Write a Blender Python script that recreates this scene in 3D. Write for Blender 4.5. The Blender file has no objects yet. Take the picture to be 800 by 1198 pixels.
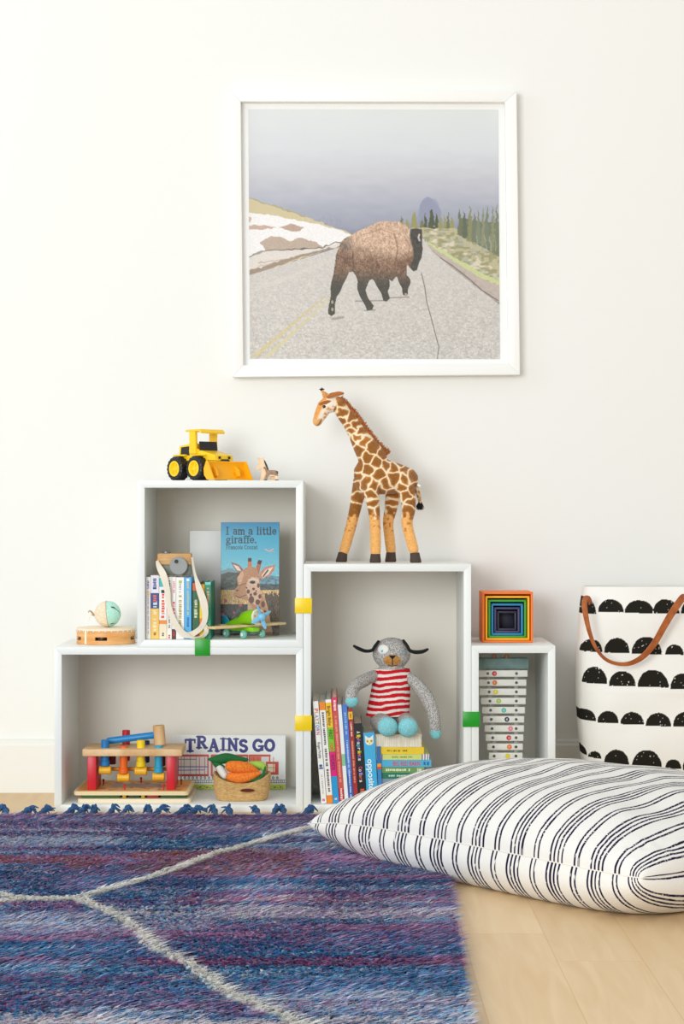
import bpy, bmesh, math, random
import numpy as np
from mathutils import Vector, Matrix, noise as mnoise
PI = math.pi
sc = bpy.context.scene
COL = sc.collection
F = 2282.0; H = 0.643; YF = 4.18; YW = 4.48; T = 0.0156

def P(px, py, Y): return Vector(((px-400)*Y/F, Y, H-(py-599)*Y/F))
def XX(px, Y): return (px-400)*Y/F
def ZZ(py, Y): return H-(py-599)*Y/F

# ------------------------------------------------------------------ materials
def lin(h):
    if isinstance(h, str):
        h = h.lstrip('#'); c = [int(h[i:i+2], 16)/255 for i in (0, 2, 4)]
    else: c = [v/255 for v in h]
    return tuple(v/12.92 if v <= .04045 else ((v+.055)/1.055)**2.4 for v in c)
_mats = {}
def mat(name, color='#ffffff', rough=.6, bump=None, var=None, metal=0, spec=.5, sheen=0, coat=0, attr=None, aniso=None):
    if name in _mats: return _mats[name]
    m = bpy.data.materials.new(name); m.use_nodes = True; nt = m.node_tree; N = nt.nodes; L = nt.links
    b = N['Principled BSDF']; b.inputs['Base Color'].default_value = (*lin(color), 1)
    b.inputs['Roughness'].default_value = rough; b.inputs['Metallic'].default_value = metal
    b.inputs['Specular IOR Level'].default_value = spec
    b.inputs['Sheen Weight'].default_value = sheen; b.inputs['Coat Weight'].default_value = coat
    tc = N.new('ShaderNodeTexCoord'); src = tc.outputs['Object']
    if aniso:
        mp = N.new('ShaderNodeMapping'); mp.inputs['Scale'].default_value = aniso; L.new(src, mp.inputs['Vector']); src = mp.outputs[0]
    if attr:
        a = N.new('ShaderNodeAttribute'); a.attribute_name = attr; L.new(a.outputs['Color'], b.inputs['Base Color'])
    elif var:
        n = N.new('ShaderNodeTexNoise'); n.inputs['Scale'].default_value = var[0]; n.inputs['Detail'].default_value = 4
        L.new(src, n.inputs['Vector'])
        r = N.new('ShaderNodeValToRGB'); r.color_ramp.elements[0].position = .5-var[3] if len(var) > 3 else .35
        r.color_ramp.elements[1].position = .5+var[3] if len(var) > 3 else .65
        r.color_ramp.elements[0].color = (*lin(var[1]), 1); r.color_ramp.elements[1].color = (*lin(var[2]), 1)
        L.new(n.outputs['Fac'], r.inputs[0]); L.new(r.outputs[0], b.inputs['Base Color'])
    if bump:
        n2 = N.new('ShaderNodeTexNoise'); n2.inputs['Scale'].default_value = bump[0]; n2.inputs['Detail'].default_value = 3
        L.new(src, n2.inputs['Vector'])
        bp = N.new('ShaderNodeBump'); bp.inputs['Strength'].default_value = bump[1]; bp.inputs['Distance'].default_value = bump[2] if len(bump) > 2 else .002
        L.new(n2.outputs['Fac'], bp.inputs['Height']); L.new(bp.outputs[0], b.inputs['Normal'])
    _mats[name] = m; return m
def paint(h, rough=.55, **k): return mat('paint_' + (h if isinstance(h, str) else '%d_%d_%d' % h), h, rough, **k)

# ------------------------------------------------------------------ mesh helpers
class MB:
    def __init__(s): s.v = []; s.f = []; s.m = []
    def add(s, vf, M=None, mi=0):
        vs, fs = vf; o = len(s.v)
        s.v += [tuple(M @ Vector(p)) for p in vs] if M is not None else [tuple(p) for p in vs]
        s.f += [tuple(i+o for i in f) for f in fs]; s.m += [mi]*len(fs); return s
def off(p):
    v = Vector((0, 0, 0))
    while p: v += p.location; p = p.parent
    return v
def build(name, mb, mats, parent=None, loc=None, ang=35, kind=None, label=None):
    """links ONE mesh object; geometry is given in world metres"""
    if not isinstance(mats, (list, tuple)): mats = [mats]
    o0 = off(parent) if parent else Vector(loc or (0, 0, 0))
    if parent and loc is not None: o0 = Vector(loc)
    me = bpy.data.meshes.new(name)
    me.from_pydata([(p[0]-o0[0], p[1]-o0[1], p[2]-o0[2]) for p in mb.v], [], mb.f)
    for m in mats: me.materials.append(m)
    if len(mats) > 1: me.polygons.foreach_set('material_index', mb.m)
    me.polygons.foreach_set('use_smooth', [True]*len(me.polygons))
    try: me.set_sharp_from_angle(angle=math.radians(ang))
    except Exception: pass
    me.update()
    o = bpy.data.objects.new(name, me); COL.objects.link(o)
    if parent: o.parent = parent; o.location = o0-off(parent)
    else: o.location = o0
    if kind: o['kind'] = kind
    if label: o['label'] = label
    return o
def tag(o, label, cat, group=None, kind=None):
    o['label'] = label; o['category'] = cat
    if group: o['group'] = group
    if kind: o['kind'] = kind
    return o
def thing(name, loc, label, cat, group=None):
    o = bpy.data.objects.new(name, None); COL.objects.link(o); o.location = loc; o.empty_display_size = .05
    return tag(o, label, cat, group)
_bc = {}
def box(sx, sy, sz, bev=.001, seg=2, c=(0, 0, 0)):
    k = (round(sx, 5), round(sy, 5), round(sz, 5), bev, seg)
    if k not in _bc:
        bm = bmesh.new(); bmesh.ops.create_cube(bm, size=1)
        for v in bm.verts: v.co = Vector((v.co.x*sx, v.co.y*sy, v.co.z*sz))
        if bev > 0: bmesh.ops.bevel(bm, geom=bm.edges[:], offset=min(bev, .45*min(sx, sy, sz)), segments=seg, affect='EDGES', profile=.5)
        bm.verts.index_update()
        _bc[k] = ([tuple(v.co) for v in bm.verts], [tuple(v.index for v in f.verts) for f in bm.faces]); bm.free()
    vs, fs = _bc[k]
    return [(x+c[0], y+c[1], z+c[2]) for x, y, z in vs], fs
def boxr(x0, x1, y0, y1, z0, z1, bev=.001, seg=2):
    return box(abs(x1-x0), abs(y1-y0), abs(z1-z0), bev, seg, ((x0+x1)/2, (y0+y1)/2, (z0+z1)/2))
def lathe(prof, n=32, axis='Z', c=(0, 0, 0)):
    vs = []; fs = []; m = len(prof)
    for i in range(n):
        a = 2*PI*i/n
        for r, z in prof: vs.append((r*math.cos(a), r*math.sin(a), z))
    for i in range(n):
        j = (i+1) % n
        for k in range(m-1): fs.append((i*m+k, j*m+k, j*m+k+1, i*m+k+1))
    if prof[0][0] > 1e-6: fs.append(tuple(i*m for i in reversed(range(n))))
    if prof[-1][0] > 1e-6: fs.append(tuple(i*m+m-1 for i in range(n)))
    if axis == 'Y': vs = [(x, -z, y) for x, y, z in vs]
    if axis == 'X': vs = [(z, x, y) for x, y, z in vs]
    return [(x+c[0], y+c[1], z+c[2]) for x, y, z in vs], fs
def cyl(r, h, n=28, axis='Z', c=(0, 0, 0), bev=.0008, r2=None):
    r2 = r if r2 is None else r2; b = min(bev, r*.4, r2*.4, h*.4)
    return lathe([(0, -h/2), (r-b, -h/2), (r, -h/2+b), (r2, h/2-b), (r2-b, h/2), (0, h/2)], n, axis, c)
def ell(c, r, M=None, n=24, m=14):
    vs = [(0, 0, -1)]; fs = []
    for j in range(1, m):
        t = -PI/2+PI*j/m
        for i in range(n):
            a = 2*PI*i/n; vs.append((math.cos(t)*math.cos(a), math.cos(t)*math.sin(a), math.sin(t)))
    vs.append((0, 0, 1)); e = len(vs)-1
    for i in range(n):
        k = (i+1) % n; fs.append((0, 1+k, 1+i)); fs.append((e, 1+(m-2)*n+i, 1+(m-2)*n+k))
        for j in range(m-2):
            fs.append((1+j*n+i, 1+j*n+k, 1+(j+1)*n+k, 1+(j+1)*n+i))
    if not hasattr(r, '__len__'): r = (r, r, r)
    out = []
    for p in vs:
        q = Vector((p[0]*r[0], p[1]*r[1], p[2]*r[2]))
        if M is not None: q = M @ q
        out.append((q.x+c[0], q.y+c[1], q.z+c[2]))
    return out, fs
def smooth(pts, per=6):
    pts = [np.array(p, float) for p in pts]; out = []
    for i in range(len(pts)-1):
        p0 = pts[max(i-1, 0)]; p1 = pts[i]; p2 = pts[i+1]; p3 = pts[min(i+2, len(pts)-1)]
        for k in range(per):
            t = k/per
            out.append(.5*((2*p1)+(-p0+p2)*t+(2*p0-5*p1+4*p2-p3)*t*t+(-p0+3*p1-3*p2+p3)*t**3))
    out.append(pts[-1]); return out
def tube(path, rad, n=14, per=6, flat=1.0, up=None):
    """path of 3D points, radius per point; rounded ends"""
    if not hasattr(rad, '__len__'): rad = [rad]*len(path)
    q = smooth([tuple(p)+(r,) for p, r in zip(path, rad)], per) if per > 1 else [np.array(tuple(p)+(r,)) for p, r in zip(path, rad)]
    pts = [Vector(a[:3]) for a in q]; rr = [max(a[3], 1e-5) for a in q]
    d0 = (pts[0]-pts[1]).normalized(); d1 = (pts[-1]-pts[-2]).normalized()
    P2 = []; R2 = []
    for a in (0, 30, 60): P2.append(pts[0]+d0*rr[0]*math.cos(math.radians(a))); R2.append(rr[0]*math.sin(math.radians(a)))
    P2 += pts; R2 += rr
    for a in (60, 30, 0): P2.append(pts[-1]+d1*rr[-1]*math.cos(math.radians(a))); R2.append(rr[-1]*math.sin(math.radians(a)))
    vs = []; fs = []; nn = None
    for i, p in enumerate(P2):
        t = (P2[min(i+1, len(P2)-1)]-P2[max(i-1, 0)]).normalized()
        if nn is None: nn = Vector(up) if up else (Vector((0, 1, 0)) if abs(t.y) < .9 else Vector((1, 0, 0)))
        nn = (nn-t*nn.dot(t)).normalized(); b = t.cross(nn)
        for k in range(n):
            a = 2*PI*k/n; v = p+nn*(math.cos(a)*R2[i]*flat)+b*(math.sin(a)*R2[i]); vs.append(tuple(v))
    for i in range(len(P2)-1):
        for k in range(n):
            j = (k+1) % n; fs.append((i*n+k, i*n+j, (i+1)*n+j, (i+1)*n+k))
    fs.append(tuple(range(n-1, -1, -1))); fs.append(tuple((len(P2)-1)*n+k for k in range(n)))
    return vs, fs
def ribbon(path, half, side, thick=.0008, per=6):
    """flat strap: path points, half width per point, side vector per point"""
    q = smooth([tuple(p)+(h,)+tuple(s) for p, h, s in zip(path, half, side)], per)
    vs = []; fs = []; n = len(q)
    for i, a in enumerate(q):
        p = Vector(a[:3]); s = Vector(a[4:7]).normalized()
        t = (Vector(q[min(i+1, n-1)][:3])-Vector(q[max(i-1, 0)][:3])).normalized()
        s = (s-t*s.dot(t)).normalized(); nr = t.cross(s)
        for u, w in ((-1, -1), (1, -1), (1, 1), (-1, 1)): vs.append(tuple(p+s*u*a[3]+nr*w*thick/2))
    for i in range(n-1):
        for k in range(4):
            j = (k+1) % 4; fs.append((i*4+k, i*4+j, (i+1)*4+j, (i+1)*4+k))
    fs.append((3, 2, 1, 0)); fs.append(tuple((n-1)*4+k for k in range(4))); return vs, fs
def prism(poly, y0, y1, bev=.0):
    """poly of (x, z) extruded along y; optional bevel"""
    bm = bmesh.new(); vs = [bm.verts.new((x, y0, z)) for x, z in poly]; f = bm.faces.new(vs)
    r = bmesh.ops.extrude_face_region(bm, geom=[f])
    for v in [g for g in r['geom'] if isinstance(g, bmesh.types.BMVert)]: v.co.y = y1
    bmesh.ops.recalc_face_normals(bm, faces=bm.faces[:])
    if bev: bmesh.ops.bevel(bm, geom=[e for e in bm.edges if abs(e.verts[0].co.y-e.verts[1].co.y) < 1e-9], offset=bev, segments=2, affect='EDGES', profile=.5)
    bm.verts.index_update(); out = ([tuple(v.co) for v in bm.verts], [tuple(v.index for v in f.verts) for f in bm.faces]); bm.free(); return out
def remesh(mb, vox=.002, it=4):
    """several closed shapes fused to one continuous skin"""
    me = bpy.data.meshes.new('t'); me.from_pydata(mb.v, [], mb.f); o = bpy.data.objects.new('t', me); COL.objects.link(o)
    r = o.modifiers.new('r', 'REMESH'); r.mode = 'VOXEL'; r.voxel_size = vox
    if it: s = o.modifiers.new('s', 'SMOOTH'); s.iterations = it; s.factor = .5
    dg = bpy.context.evaluated_depsgraph_get(); dg.update(); ev = o.evaluated_get(dg); m2 = ev.to_mesh()
    out = MB(); out.v = [tuple(v.co) for v in m2.vertices]; out.f = [tuple(p.vertices) for p in m2.polygons]; out.m = [0]*len(out.f)
    ev.to_mesh_clear(); bpy.data.objects.remove(o); bpy.data.meshes.remove(me); return out
def setcol(o, cols):
    a = o.data.color_attributes.new('Col', 'FLOAT_COLOR', 'POINT')
    c = np.ones((len(o.data.vertices), 4), np.float32); c[:, :3] = cols; a.data.foreach_set('color', c.ravel())
def worldv(o):
    n = len(o.data.vertices); a = np.empty(n*3, np.float32); o.data.vertices.foreach_get('co', a)
    w = off(o); return a.reshape(-1, 3)+np.array(w, np.float32)
def tlin(c): c = np.asarray(c, float)/255; return np.where(c <= .04045, c/12.92, ((c+.055)/1.055)**2.4)
def text(s, size, M, mt, parent, name='lettering', ext=.0002, bold=0, width=None, align='LEFT'):
    """built-in letter shapes: text x along M's x, up along M's y, facing M's z"""
    cu = bpy.data.curves.new('t', 'FONT'); cu.body = s; cu.size = 1; cu.extrude = 0; cu.offset = bold; cu.resolution_u = 3; cu.align_x = align
    o = bpy.data.objects.new('t', cu); COL.objects.link(o); dg = bpy.context.evaluated_depsgraph_get(); dg.update()
    m2 = o.evaluated_get(dg).to_mesh(); vs = [v.co.copy() for v in m2.vertices]; fs = [tuple(p.vertices) for p in m2.polygons]
    o.evaluated_get(dg).to_mesh_clear(); bpy.data.objects.remove(o); bpy.data.curves.remove(cu)
    w = max(v.x for v in vs)-min(v.x for v in vs) or 1; sx = size if width is None else width/w
    mb = MB(); mb.add(([tuple(M @ Vector((v.x*sx, v.y*size, ext))) for v in vs], fs))
    return build(name, mb, mt, parent)
def vnoise(x, y, seed=0):
    """value noise, numpy arrays"""
    rs = np.random.RandomState(seed); tab = rs.rand(256, 256)
    xi = np.floor(x).astype(int); yi = np.floor(y).astype(int); fx = x-xi; fy = y-yi
    fx = fx*fx*(3-2*fx); fy = fy*fy*(3-2*fy)
    g = lambda a, b: tab[a & 255, b & 255]
    return (g(xi, yi)*(1-fx)+g(xi+1, yi)*fx)*(1-fy)+(g(xi, yi+1)*(1-fx)+g(xi+1, yi+1)*fx)*fy

# ------------------------------------------------------------------ printed pictures
class Canvas:
    """colours printed on a flat sheet; coordinates are free units, y down"""
    def __init__(s, x0, x1, y0, y1, nx, ny):
        s.b = (x0, x1, y0, y1); s.nx, s.ny = nx, ny
        s.X, s.Y = np.meshgrid(np.linspace(x0, x1, nx), np.linspace(y0, y1, ny)); s.c = np.ones((ny, nx, 3))*255.
    def put(s, a, col):
        a = np.clip(a, 0, 1)[..., None]; s.c = s.c*(1-a)+np.asarray(col, float)*a
    def poly(s, pts, col, a=1):
        ins = np.zeros(s.X.shape, bool); n = len(pts)
        for i in range(n):
            (x1, y1), (x2, y2) = pts[i], pts[(i+1) % n]
            if y1 == y2: continue
            c = ((y1 > s.Y) != (y2 > s.Y)) & (s.X < (x2-x1)*(s.Y-y1)/(y2-y1)+x1); ins ^= c
        s.put(ins*float(a), col); return ins
    def line(s, pts, w, col, a=1):
        d = np.full(s.X.shape, 1e9)
        for (x1, y1), (x2, y2) in zip(pts[:-1], pts[1:]):
            l2 = (x2-x1)**2+(y2-y1)**2+1e-12; t = np.clip(((s.X-x1)*(x2-x1)+(s.Y-y1)*(y2-y1))/l2, 0, 1)
            d = np.minimum(d, np.hypot(s.X-x1-t*(x2-x1), s.Y-y1-t*(y2-y1)))
        px = (s.b[1]-s.b[0])/s.nx; s.put((w/2-d)/px+.5, col, ) if a == 1 else s.put(np.clip((w/2-d)/px+.5, 0, 1)*a, col)
    def ell(s, cx, cy, rx, ry, col, a=1):
        d = np.hypot((s.X-cx)/rx, (s.Y-cy)/ry); s.put((d < 1)*float(a), col)
    def sheet(s, name, o, ux, uy, mt, parent):
        """o = top-left corner, ux across, uy down (world vectors)"""
        ny, nx = s.X.shape; o = np.array(o); ux = np.array(ux); uy = np.array(uy)
        u = np.linspace(0, 1, nx); v = np.linspace(0, 1, ny)
        V = o+u[None, :, None]*ux+v[:, None, None]*uy-np.array(off(parent)); V = V.reshape(-1, 3)
        i = np.arange(ny*nx).reshape(ny, nx); f = np.stack([i[:-1, :-1], i[1:, :-1], i[1:, 1:], i[:-1, 1:]], -1).reshape(-1, 4)
        me = bpy.data.meshes.new(name); me.vertices.add(len(V)); me.vertices.foreach_set('co', V.ravel().astype(np.float32))
        me.loops.add(f.size); me.loops.foreach_set('vertex_index', f.ravel().astype(np.int32))
        me.polygons.add(len(f)); me.polygons.foreach_set('loop_start', np.arange(0, f.size, 4, dtype=np.int32))
        me.update(calc_edges=True); me.materials.append(mt)
        ob = bpy.data.objects.new(name, me); COL.objects.link(ob); ob.parent = parent
        setcol(ob, tlin(s.c).reshape(-1, 3)); return ob
def arc(cx, cy, rx, ry, a0, a1, n=14): return [(cx+rx*math.cos(math.radians(a0+(a1-a0)*i/n)), cy-ry*math.sin(math.radians(a0+(a1-a0)*i/n))) for i in range(n+1)]
# glyphs: unit cap height 1, baseline y=0, y up negative ; (strokes, advance); thin strokes flagged by weight
def glyph(ch):
    S = .22
    g = {
     'I': ([([(.25, 0), (.25, -1)], 1), ([(.05, 0), (.45, 0)], .5), ([(.05, -1), (.45, -1)], .5)], .55),
     'a': ([(arc(.3, -.5, .2, .18, 150, 0)+[(.5, -.05)], .9), (arc(.3, -.2, .21, .19, 20, 340), .8), ([(.45, 0), (.62, 0)], .5)], .68),
     'm': ([([(.15, 0), (.15, -.66)], 1), (arc(.32, -.45, .17, .2, 170, 0)+[(.49, 0)], 1), (arc(.66, -.45, .17, .2, 170, 0)+[(.83, 0)], 1), ([(.02, 0), (.28, 0)], .5), ([(.38, 0), (.6, 0)], .5), ([(.72, 0), (.95, 0)], .5), ([(.02, -.65), (.15, -.65)], .5)], 1.0),
     'l': ([([(.2, 0), (.2, -1)], 1), ([(.05, 0), (.35, 0)], .5), ([(.05, -1), (.2, -1)], .5)], .4),
     'i': ([([(.2, 0), (.2, -.65)], 1), ([(.05, 0), (.35, 0)], .5), ([(.05, -.65), (.2, -.65)], .5), ([(.2, -.9), (.2, -.91)], 1.2)], .4),
     't': ([([(.22, -.9), (.22, -.12)]+arc(.34, -.12, .12, .12, 180, 320), 1), ([(.05, -.65), (.42, -.65)], .5)], .46),
     'e': ([([(.1, -.36), (.55, -.36)]+arc(.32, -.34, .23, .32, 0, 320), .8)], .64),
     'g': ([(arc(.28, -.44, .19, .2, 0, 360), .8), (arc(.3, .14, .26, .15, 0, 360), .7), ([(.15, -.24), (.12, -.1), (.45, -.02), (.54, .1)], .6), ([(.42, -.6), (.58, -.66)], .5)], .64),
     'r': ([([(.17, 0), (.17, -.65)], 1), (arc(.36, -.45, .19, .18, 170, 50), .8), ([(.02, 0), (.34, 0)], .5), ([(.02, -.65), (.17, -.65)], .5)], .52),
     'f': ([([(.2, 0), (.2, -.8)]+arc(.36, -.82, .16, .15, 180, 40), .9), ([(.05, -.65), (.42, -.65)], .5), ([(.05, 0), (.38, 0)], .5)], .42),
     '.': ([([(.15, -.05), (.15, -.06)], 1.3)], .3),
     'T': ([([(.4, 0), (.4, -1)], 1.2), ([(.05, -1), (.75, -1)], .8), ([(.05, -1), (.05, -.75)], .6), ([(.75, -1), (.75, -.75)], .6), ([(.2, 0), (.6, 0)], .7)], .86),
     'R': ([([(.2, 0), (.2, -1)], 1.2), ([(.2, -.98), (.4, -.98)]+arc(.42, -.74, .24, .24, 90, -90)+[(.2, -.5)], .9), ([(.4, -.5), (.72, 0)], 1.1), ([(.04, 0), (.38, 0)], .6), ([(.6, 0), (.84, 0)], .6), ([(.04, -1), (.2, -1)], .6)], .9),
     'A': ([([(.15, 0), (.42, -1)], .8), ([(.42, -1), (.7, 0)], 1.2), ([(.25, -.35), (.6, -.35)], .7), ([(.0, 0), (.3, 0)], .6), ([(.55, 0), (.85, 0)], .6)], .9),
     'N': ([([(.17, 0), (.17, -1)], .9), ([(.17, -1), (.68, 0)], 1.1), ([(.68, 0), (.68, -1)], .9), ([(.0, 0), (.34, 0)], .6), ([(.0, -1), (.2, -1)], .6), ([(.52, -1), (.85, -1)], .6)], .92),
     'S': ([(arc(.32, -.75, .22, .23, 30, 250)+arc(.32, -.25, .24, .25, 70, -150), 1.1)], .68),
     'G': ([(arc(.44, -.5, .36, .48, 45, 340), 1.1), ([(.5, -.42), (.86, -.42)], .7), ([(.78, -.42), (.78, -.08)], .9)], .98),
     'O': ([(arc(.42, -.5, .34, .48, 0, 360), 1.1)], .92),
     'F': ([([(.2, 0), (.2, -1)], 1), ([(.05, -1), (.65, -1)], .6), ([(.2, -.5), (.5, -.5)], .6), ([(.05, 0), (.38, 0)], .5)], .7),
     'C': ([(arc(.42, -.5, .34, .48, 45, 315), 1)], .85),
     'n': ([([(.15, 0), (.15, -.66)], 1), (arc(.34, -.45, .19, .2, 170, 0)+[(.53, 0)], 1), ([(.02, 0), (.28, 0)], .5), ([(.42, 0), (.65, 0)], .5)], .7),
     'o': ([(arc(.32, -.33, .24, .32, 0, 360), .9)], .68), 's': ([(arc(.25, -.48, .15, .15, 30, 250)+arc(.25, -.17, .16, .16, 70, -150), .9)], .5),
     'ç': ([(arc(.32, -.33, .24, .32, 50, 310), .9), ([(.32, 0), (.28, .18)], .7)], .6),
     'z': ([([(.08, -.64), (.5, -.64), (.08, 0), (.52, 0)], .8)], .6), ' ': ([], .42)}
    return g.get(ch, g[' '])
def ctext(cv, s, x, y, size, w, col, xs=1.0, jit=None):
    for i, ch in enumerate(s):
        st, adv = glyph(ch); dy = jit[i % len(jit)] if jit else 0
        for p, wt in st: cv.line([(x+a*size*xs, y+dy+b*size) for a, b in p], w*wt, col)
        x += adv*size*xs
    return x
PRINT = mat('printed_paper', '#ffffff', .45, attr='Col')
PRINTG = mat('printed_gloss', '#ffffff', .3, attr='Col')

# ================================================================== THE ROOM
def struct(name, mb, m, loc=(0, 0, 0)): return build(name, mb, m, None, loc, kind='structure')
wallm = mat('white_wall_paint', '#efefeb', .9, bump=(160, .06, .001))
struct('wall_back', MB().add(boxr(-3.0, 3.0, YW, YW+.1, 0, 3.0, 0)), wallm)
bbm = mat('white_trim_paint', '#eae9e3', .55)
prof = [(YW, 0), (YW-.014, 0), (YW-.014, .108), (YW-.010, .113), (YW-.010, .118), (YW-.004, .122), (YW, .122)]
mb = MB(); n = len(prof)
mb.add(([(x, y, z) for x in (-3, 3) for y, z in prof], [(i, (i+1) % n, (i+1) % n+n, i+n) for i in range(n)]))
struct('baseboard_back', mb, bbm)
# oak plank floor: boards run towards the wall
fm = bpy.data.materials.new('oak_planks'); fm.use_nodes = True; nt = fm.node_tree; N = nt.nodes; L = nt.links; b = N['Principled BSDF']
tc = N.new('ShaderNodeTexCoord'); mp = N.new('ShaderNodeMapping'); mp.inputs['Rotation'].default_value = (0, 0, PI/2)
mp.inputs['Location'].default_value = (0, 0, 0)
sx = N.new('ShaderNodeSeparateXYZ'); cb = N.new('ShaderNodeCombineXYZ'); L.new(tc.outputs['Object'], sx.inputs[0])
def mth(op, a, c=None, v=None):
    m = N.new('ShaderNodeMath'); m.operation = op
    if hasattr(a, 'links'): L.new(a, m.inputs[0])
    else: m.inputs[0].default_value = a
    if c is not None:
        if hasattr(c, 'links'): L.new(c, m.inputs[1])
        else: m.inputs[1].default_value = c
    return m.outputs[0]
PW = .124; PL = 1.3
row = mth('FLOOR', mth('DIVIDE', mth('SUBTRACT', sx.outputs[0], .184), PW)); fx = mth('FRACT', mth('DIVIDE', mth('SUBTRACT', sx.outputs[0], .184), PW))
wn = N.new('ShaderNodeTexWhiteNoise'); wn.noise_dimensions = '1D'; L.new(row, wn.inputs['W'])
# row 0 joint at y=2.976 ; others random
isr = mth('LESS_THAN', mth('ABSOLUTE', row), .5)
offy = mth('ADD', mth('MULTIPLY', mth('MULTIPLY', wn.outputs['Value'], PL), mth('SUBTRACT', 1, isr)), mth('MULTIPLY', isr, 2.976))
yy = mth('DIVIDE', mth('SUBTRACT', sx.outputs[1], offy), PL); pid = mth('FLOOR', yy); fy = mth('FRACT', yy)
wn2 = N.new('ShaderNodeTexWhiteNoise'); wn2.noise_dimensions = '2D'; L.new(row, cb.inputs[0]); L.new(pid, cb.inputs[1]); L.new(cb.outputs[0], wn2.inputs['Vector'])
gx = mth('MULTIPLY', mth('MINIMUM', fx, mth('SUBTRACT', 1, fx)), PW); gy = mth('MULTIPLY', mth('MINIMUM', fy, mth('SUBTRACT', 1, fy)), PL)
gap = mth('MULTIPLY', mth('MINIMUM', mth('MINIMUM', gx, gy), .001), 1/.001)
g1 = N.new('ShaderNodeTexNoise'); g1.inputs['Scale'].default_value = 3; g1.inputs['Detail'].default_value = 6; g1.inputs['Distortion'].default_value = 1.2
m2 = N.new('ShaderNodeMapping'); m2.inputs['Scale'].default_value = (9, 1.0, 1); L.new(tc.outputs['Object'], m2.inputs[0])
va = N.new('ShaderNodeVectorMath'); va.operation = 'ADD'; L.new(m2.outputs[0], va.inputs[0]); L.new(wn2.outputs['Color'], va.inputs[1]); 
vm = N.new('ShaderNodeVectorMath'); vm.operation = 'SCALE'; vm.inputs['Scale'].default_value = 7; L.new(wn2.outputs['Color'], vm.inputs[0]); L.new(vm.outputs[0], va.inputs[1]); L.new(va.outputs[0], g1.inputs['Vector'])
r = N.new('ShaderNodeValToRGB'); r.color_ramp.elements[0].position = .3; r.color_ramp.elements[1].position = .7
r.color_ramp.elements[0].color = (*lin('#dcbb8c'), 1); r.color_ramp.elements[1].color = (*lin('#e6cba2'), 1); L.new(g1.outputs['Fac'], r.inputs[0])
mx = N.new('ShaderNodeMix'); mx.data_type = 'RGBA'; mx.blend_type = 'MULTIPLY'; mx.inputs[0].default_value = 1
r2 = N.new('ShaderNodeValToRGB'); r2.color_ramp.elements[0].color = (.86, .83, .78, 1); r2.color_ramp.elements[1].color = (1.05, 1.05, 1.06, 1)
L.new(wn2.outputs['Value'], r2.inputs[0]); L.new(r.outputs[0], mx.inputs[6]); L.new(r2.outputs[0], mx.inputs[7])
mx2 = N.new('ShaderNodeMix'); mx2.data_type = 'RGBA'; mx2.inputs[6].default_value = (*lin('#c9a878'), 1); L.new(gap, mx2.inputs[0]); L.new(mx.outputs[2], mx2.inputs[7])
L.new(mx2.outputs[2], b.inputs['Base Color']); b.inputs['Roughness'].default_value = .42; b.inputs['Specular IOR Level'].default_value = .35
bp = N.new('ShaderNodeBump'); bp.inputs['Strength'].default_value = .12; bp.inputs['Distance'].default_value = .001; L.new(gap, bp.inputs['Height']); L.new(bp.outputs[0], b.inputs['Normal'])
struct('floor', MB().add(boxr(-3, 3, -.5, YW+.1, -.05, 0, 0)), fm)

# ================================================================== SHELF CUBES
lam = mat('white_laminate', '#ecefeb', .4, spec=.4)
lamb = mat('white_laminate_back', '#ece6da', .5)
def cube(label, px0, px1, pz0, pz1):
    x0, x1 = XX(px0, YF), XX(px1, YF); z1, z0 = ZZ(pz0, YF), max(ZZ(pz1, YF), 0.0)
    t = thing('cube_shelf', ((x0+x1)/2, YF+.15, z0), label, 'shelf', 'white open-fronted shelf boxes stacked against the wall')
    y1 = YW-.0145
    e = .0004
    mm = lambda pts, ya, yb: MB().add(prism(pts, ya, yb, .0003))
    build('top_panel', mm([(x0, z1), (x0+T, z1-T), (x1-T, z1-T), (x1, z1)], YF, y1), lam, t)
    build('bottom_panel', mm([(x0, z0), (x1, z0), (x1-T, z0+T), (x0+T, z0+T)], YF, y1), lam, t)
    build('side_panel', mm([(x0, z0), (x0+T, z0+T), (x0+T, z1-T), (x0, z1)], YF, y1), lam, t)
    build('side_panel', mm([(x1, z0), (x1, z1), (x1-T, z1-T), (x1-T, z0+T)], YF, y1), lam, t)
    build('back_panel', MB().add(boxr(x0+T, x1-T, y1-.008, y1-.002, z0+T, z1-T, 0)), lamb, t)
    return x0, x1, z0, z1
A = cube('square white shelf box standing on the long low box, with a toy loader on top', 160.6, 354.6, 562, 757.2)
B = cube('long low white shelf box on the floor holding the pounding bench', 63.5, 354.6, 757.3, 951)
C = cube('tall white shelf box with the grey plush dog inside and the giraffe on top', 355.0, 551.0, 660, 951)
D = cube('narrow white shelf box holding the xylophone, rightmost of the boxes', 551.4, 649.5, 755.5, 951)
FB = B[2]+T+.0005; FA = A[2]+T+.0005
TOPA, TOPB, TOPC, TOPD = A[3], B[3], C[3], D[3]
def clip(cx, cy, horiz, col, label):
    m = paint(col, .35); t = .0022; h = .0163; w = .0172; L_ = .014
    c = P(cx, cy, YF); mb = MB()
    if horiz:   # bridges two upright panels side by side
        mb.add(box(2*w+.002, t, 2*h, .0006, 2, (c.x, YF-t/2-.0002, c.z)))
        for s in (-1, 1): mb.add(box(t*.8, L_, 2*h, .0004, 1, (c.x+s*(T+.0013), YF+L_/2-.0004, c.z)))
    else:
        mb.add(box(2*h, t, 2*w+.002, .0006, 2, (c.x, YF-t/2-.0002, c.z)))
        for s in (-1, 1): mb.add(box(2*h, L_, t*.8, .0004, 1, (c.x, YF+L_/2-.0004, c.z+s*(T+.0013))))
    tag(build('connector_clip', mb, m, None, c), label, 'clip', 'plastic clips joining the shelf boxes')
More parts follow.
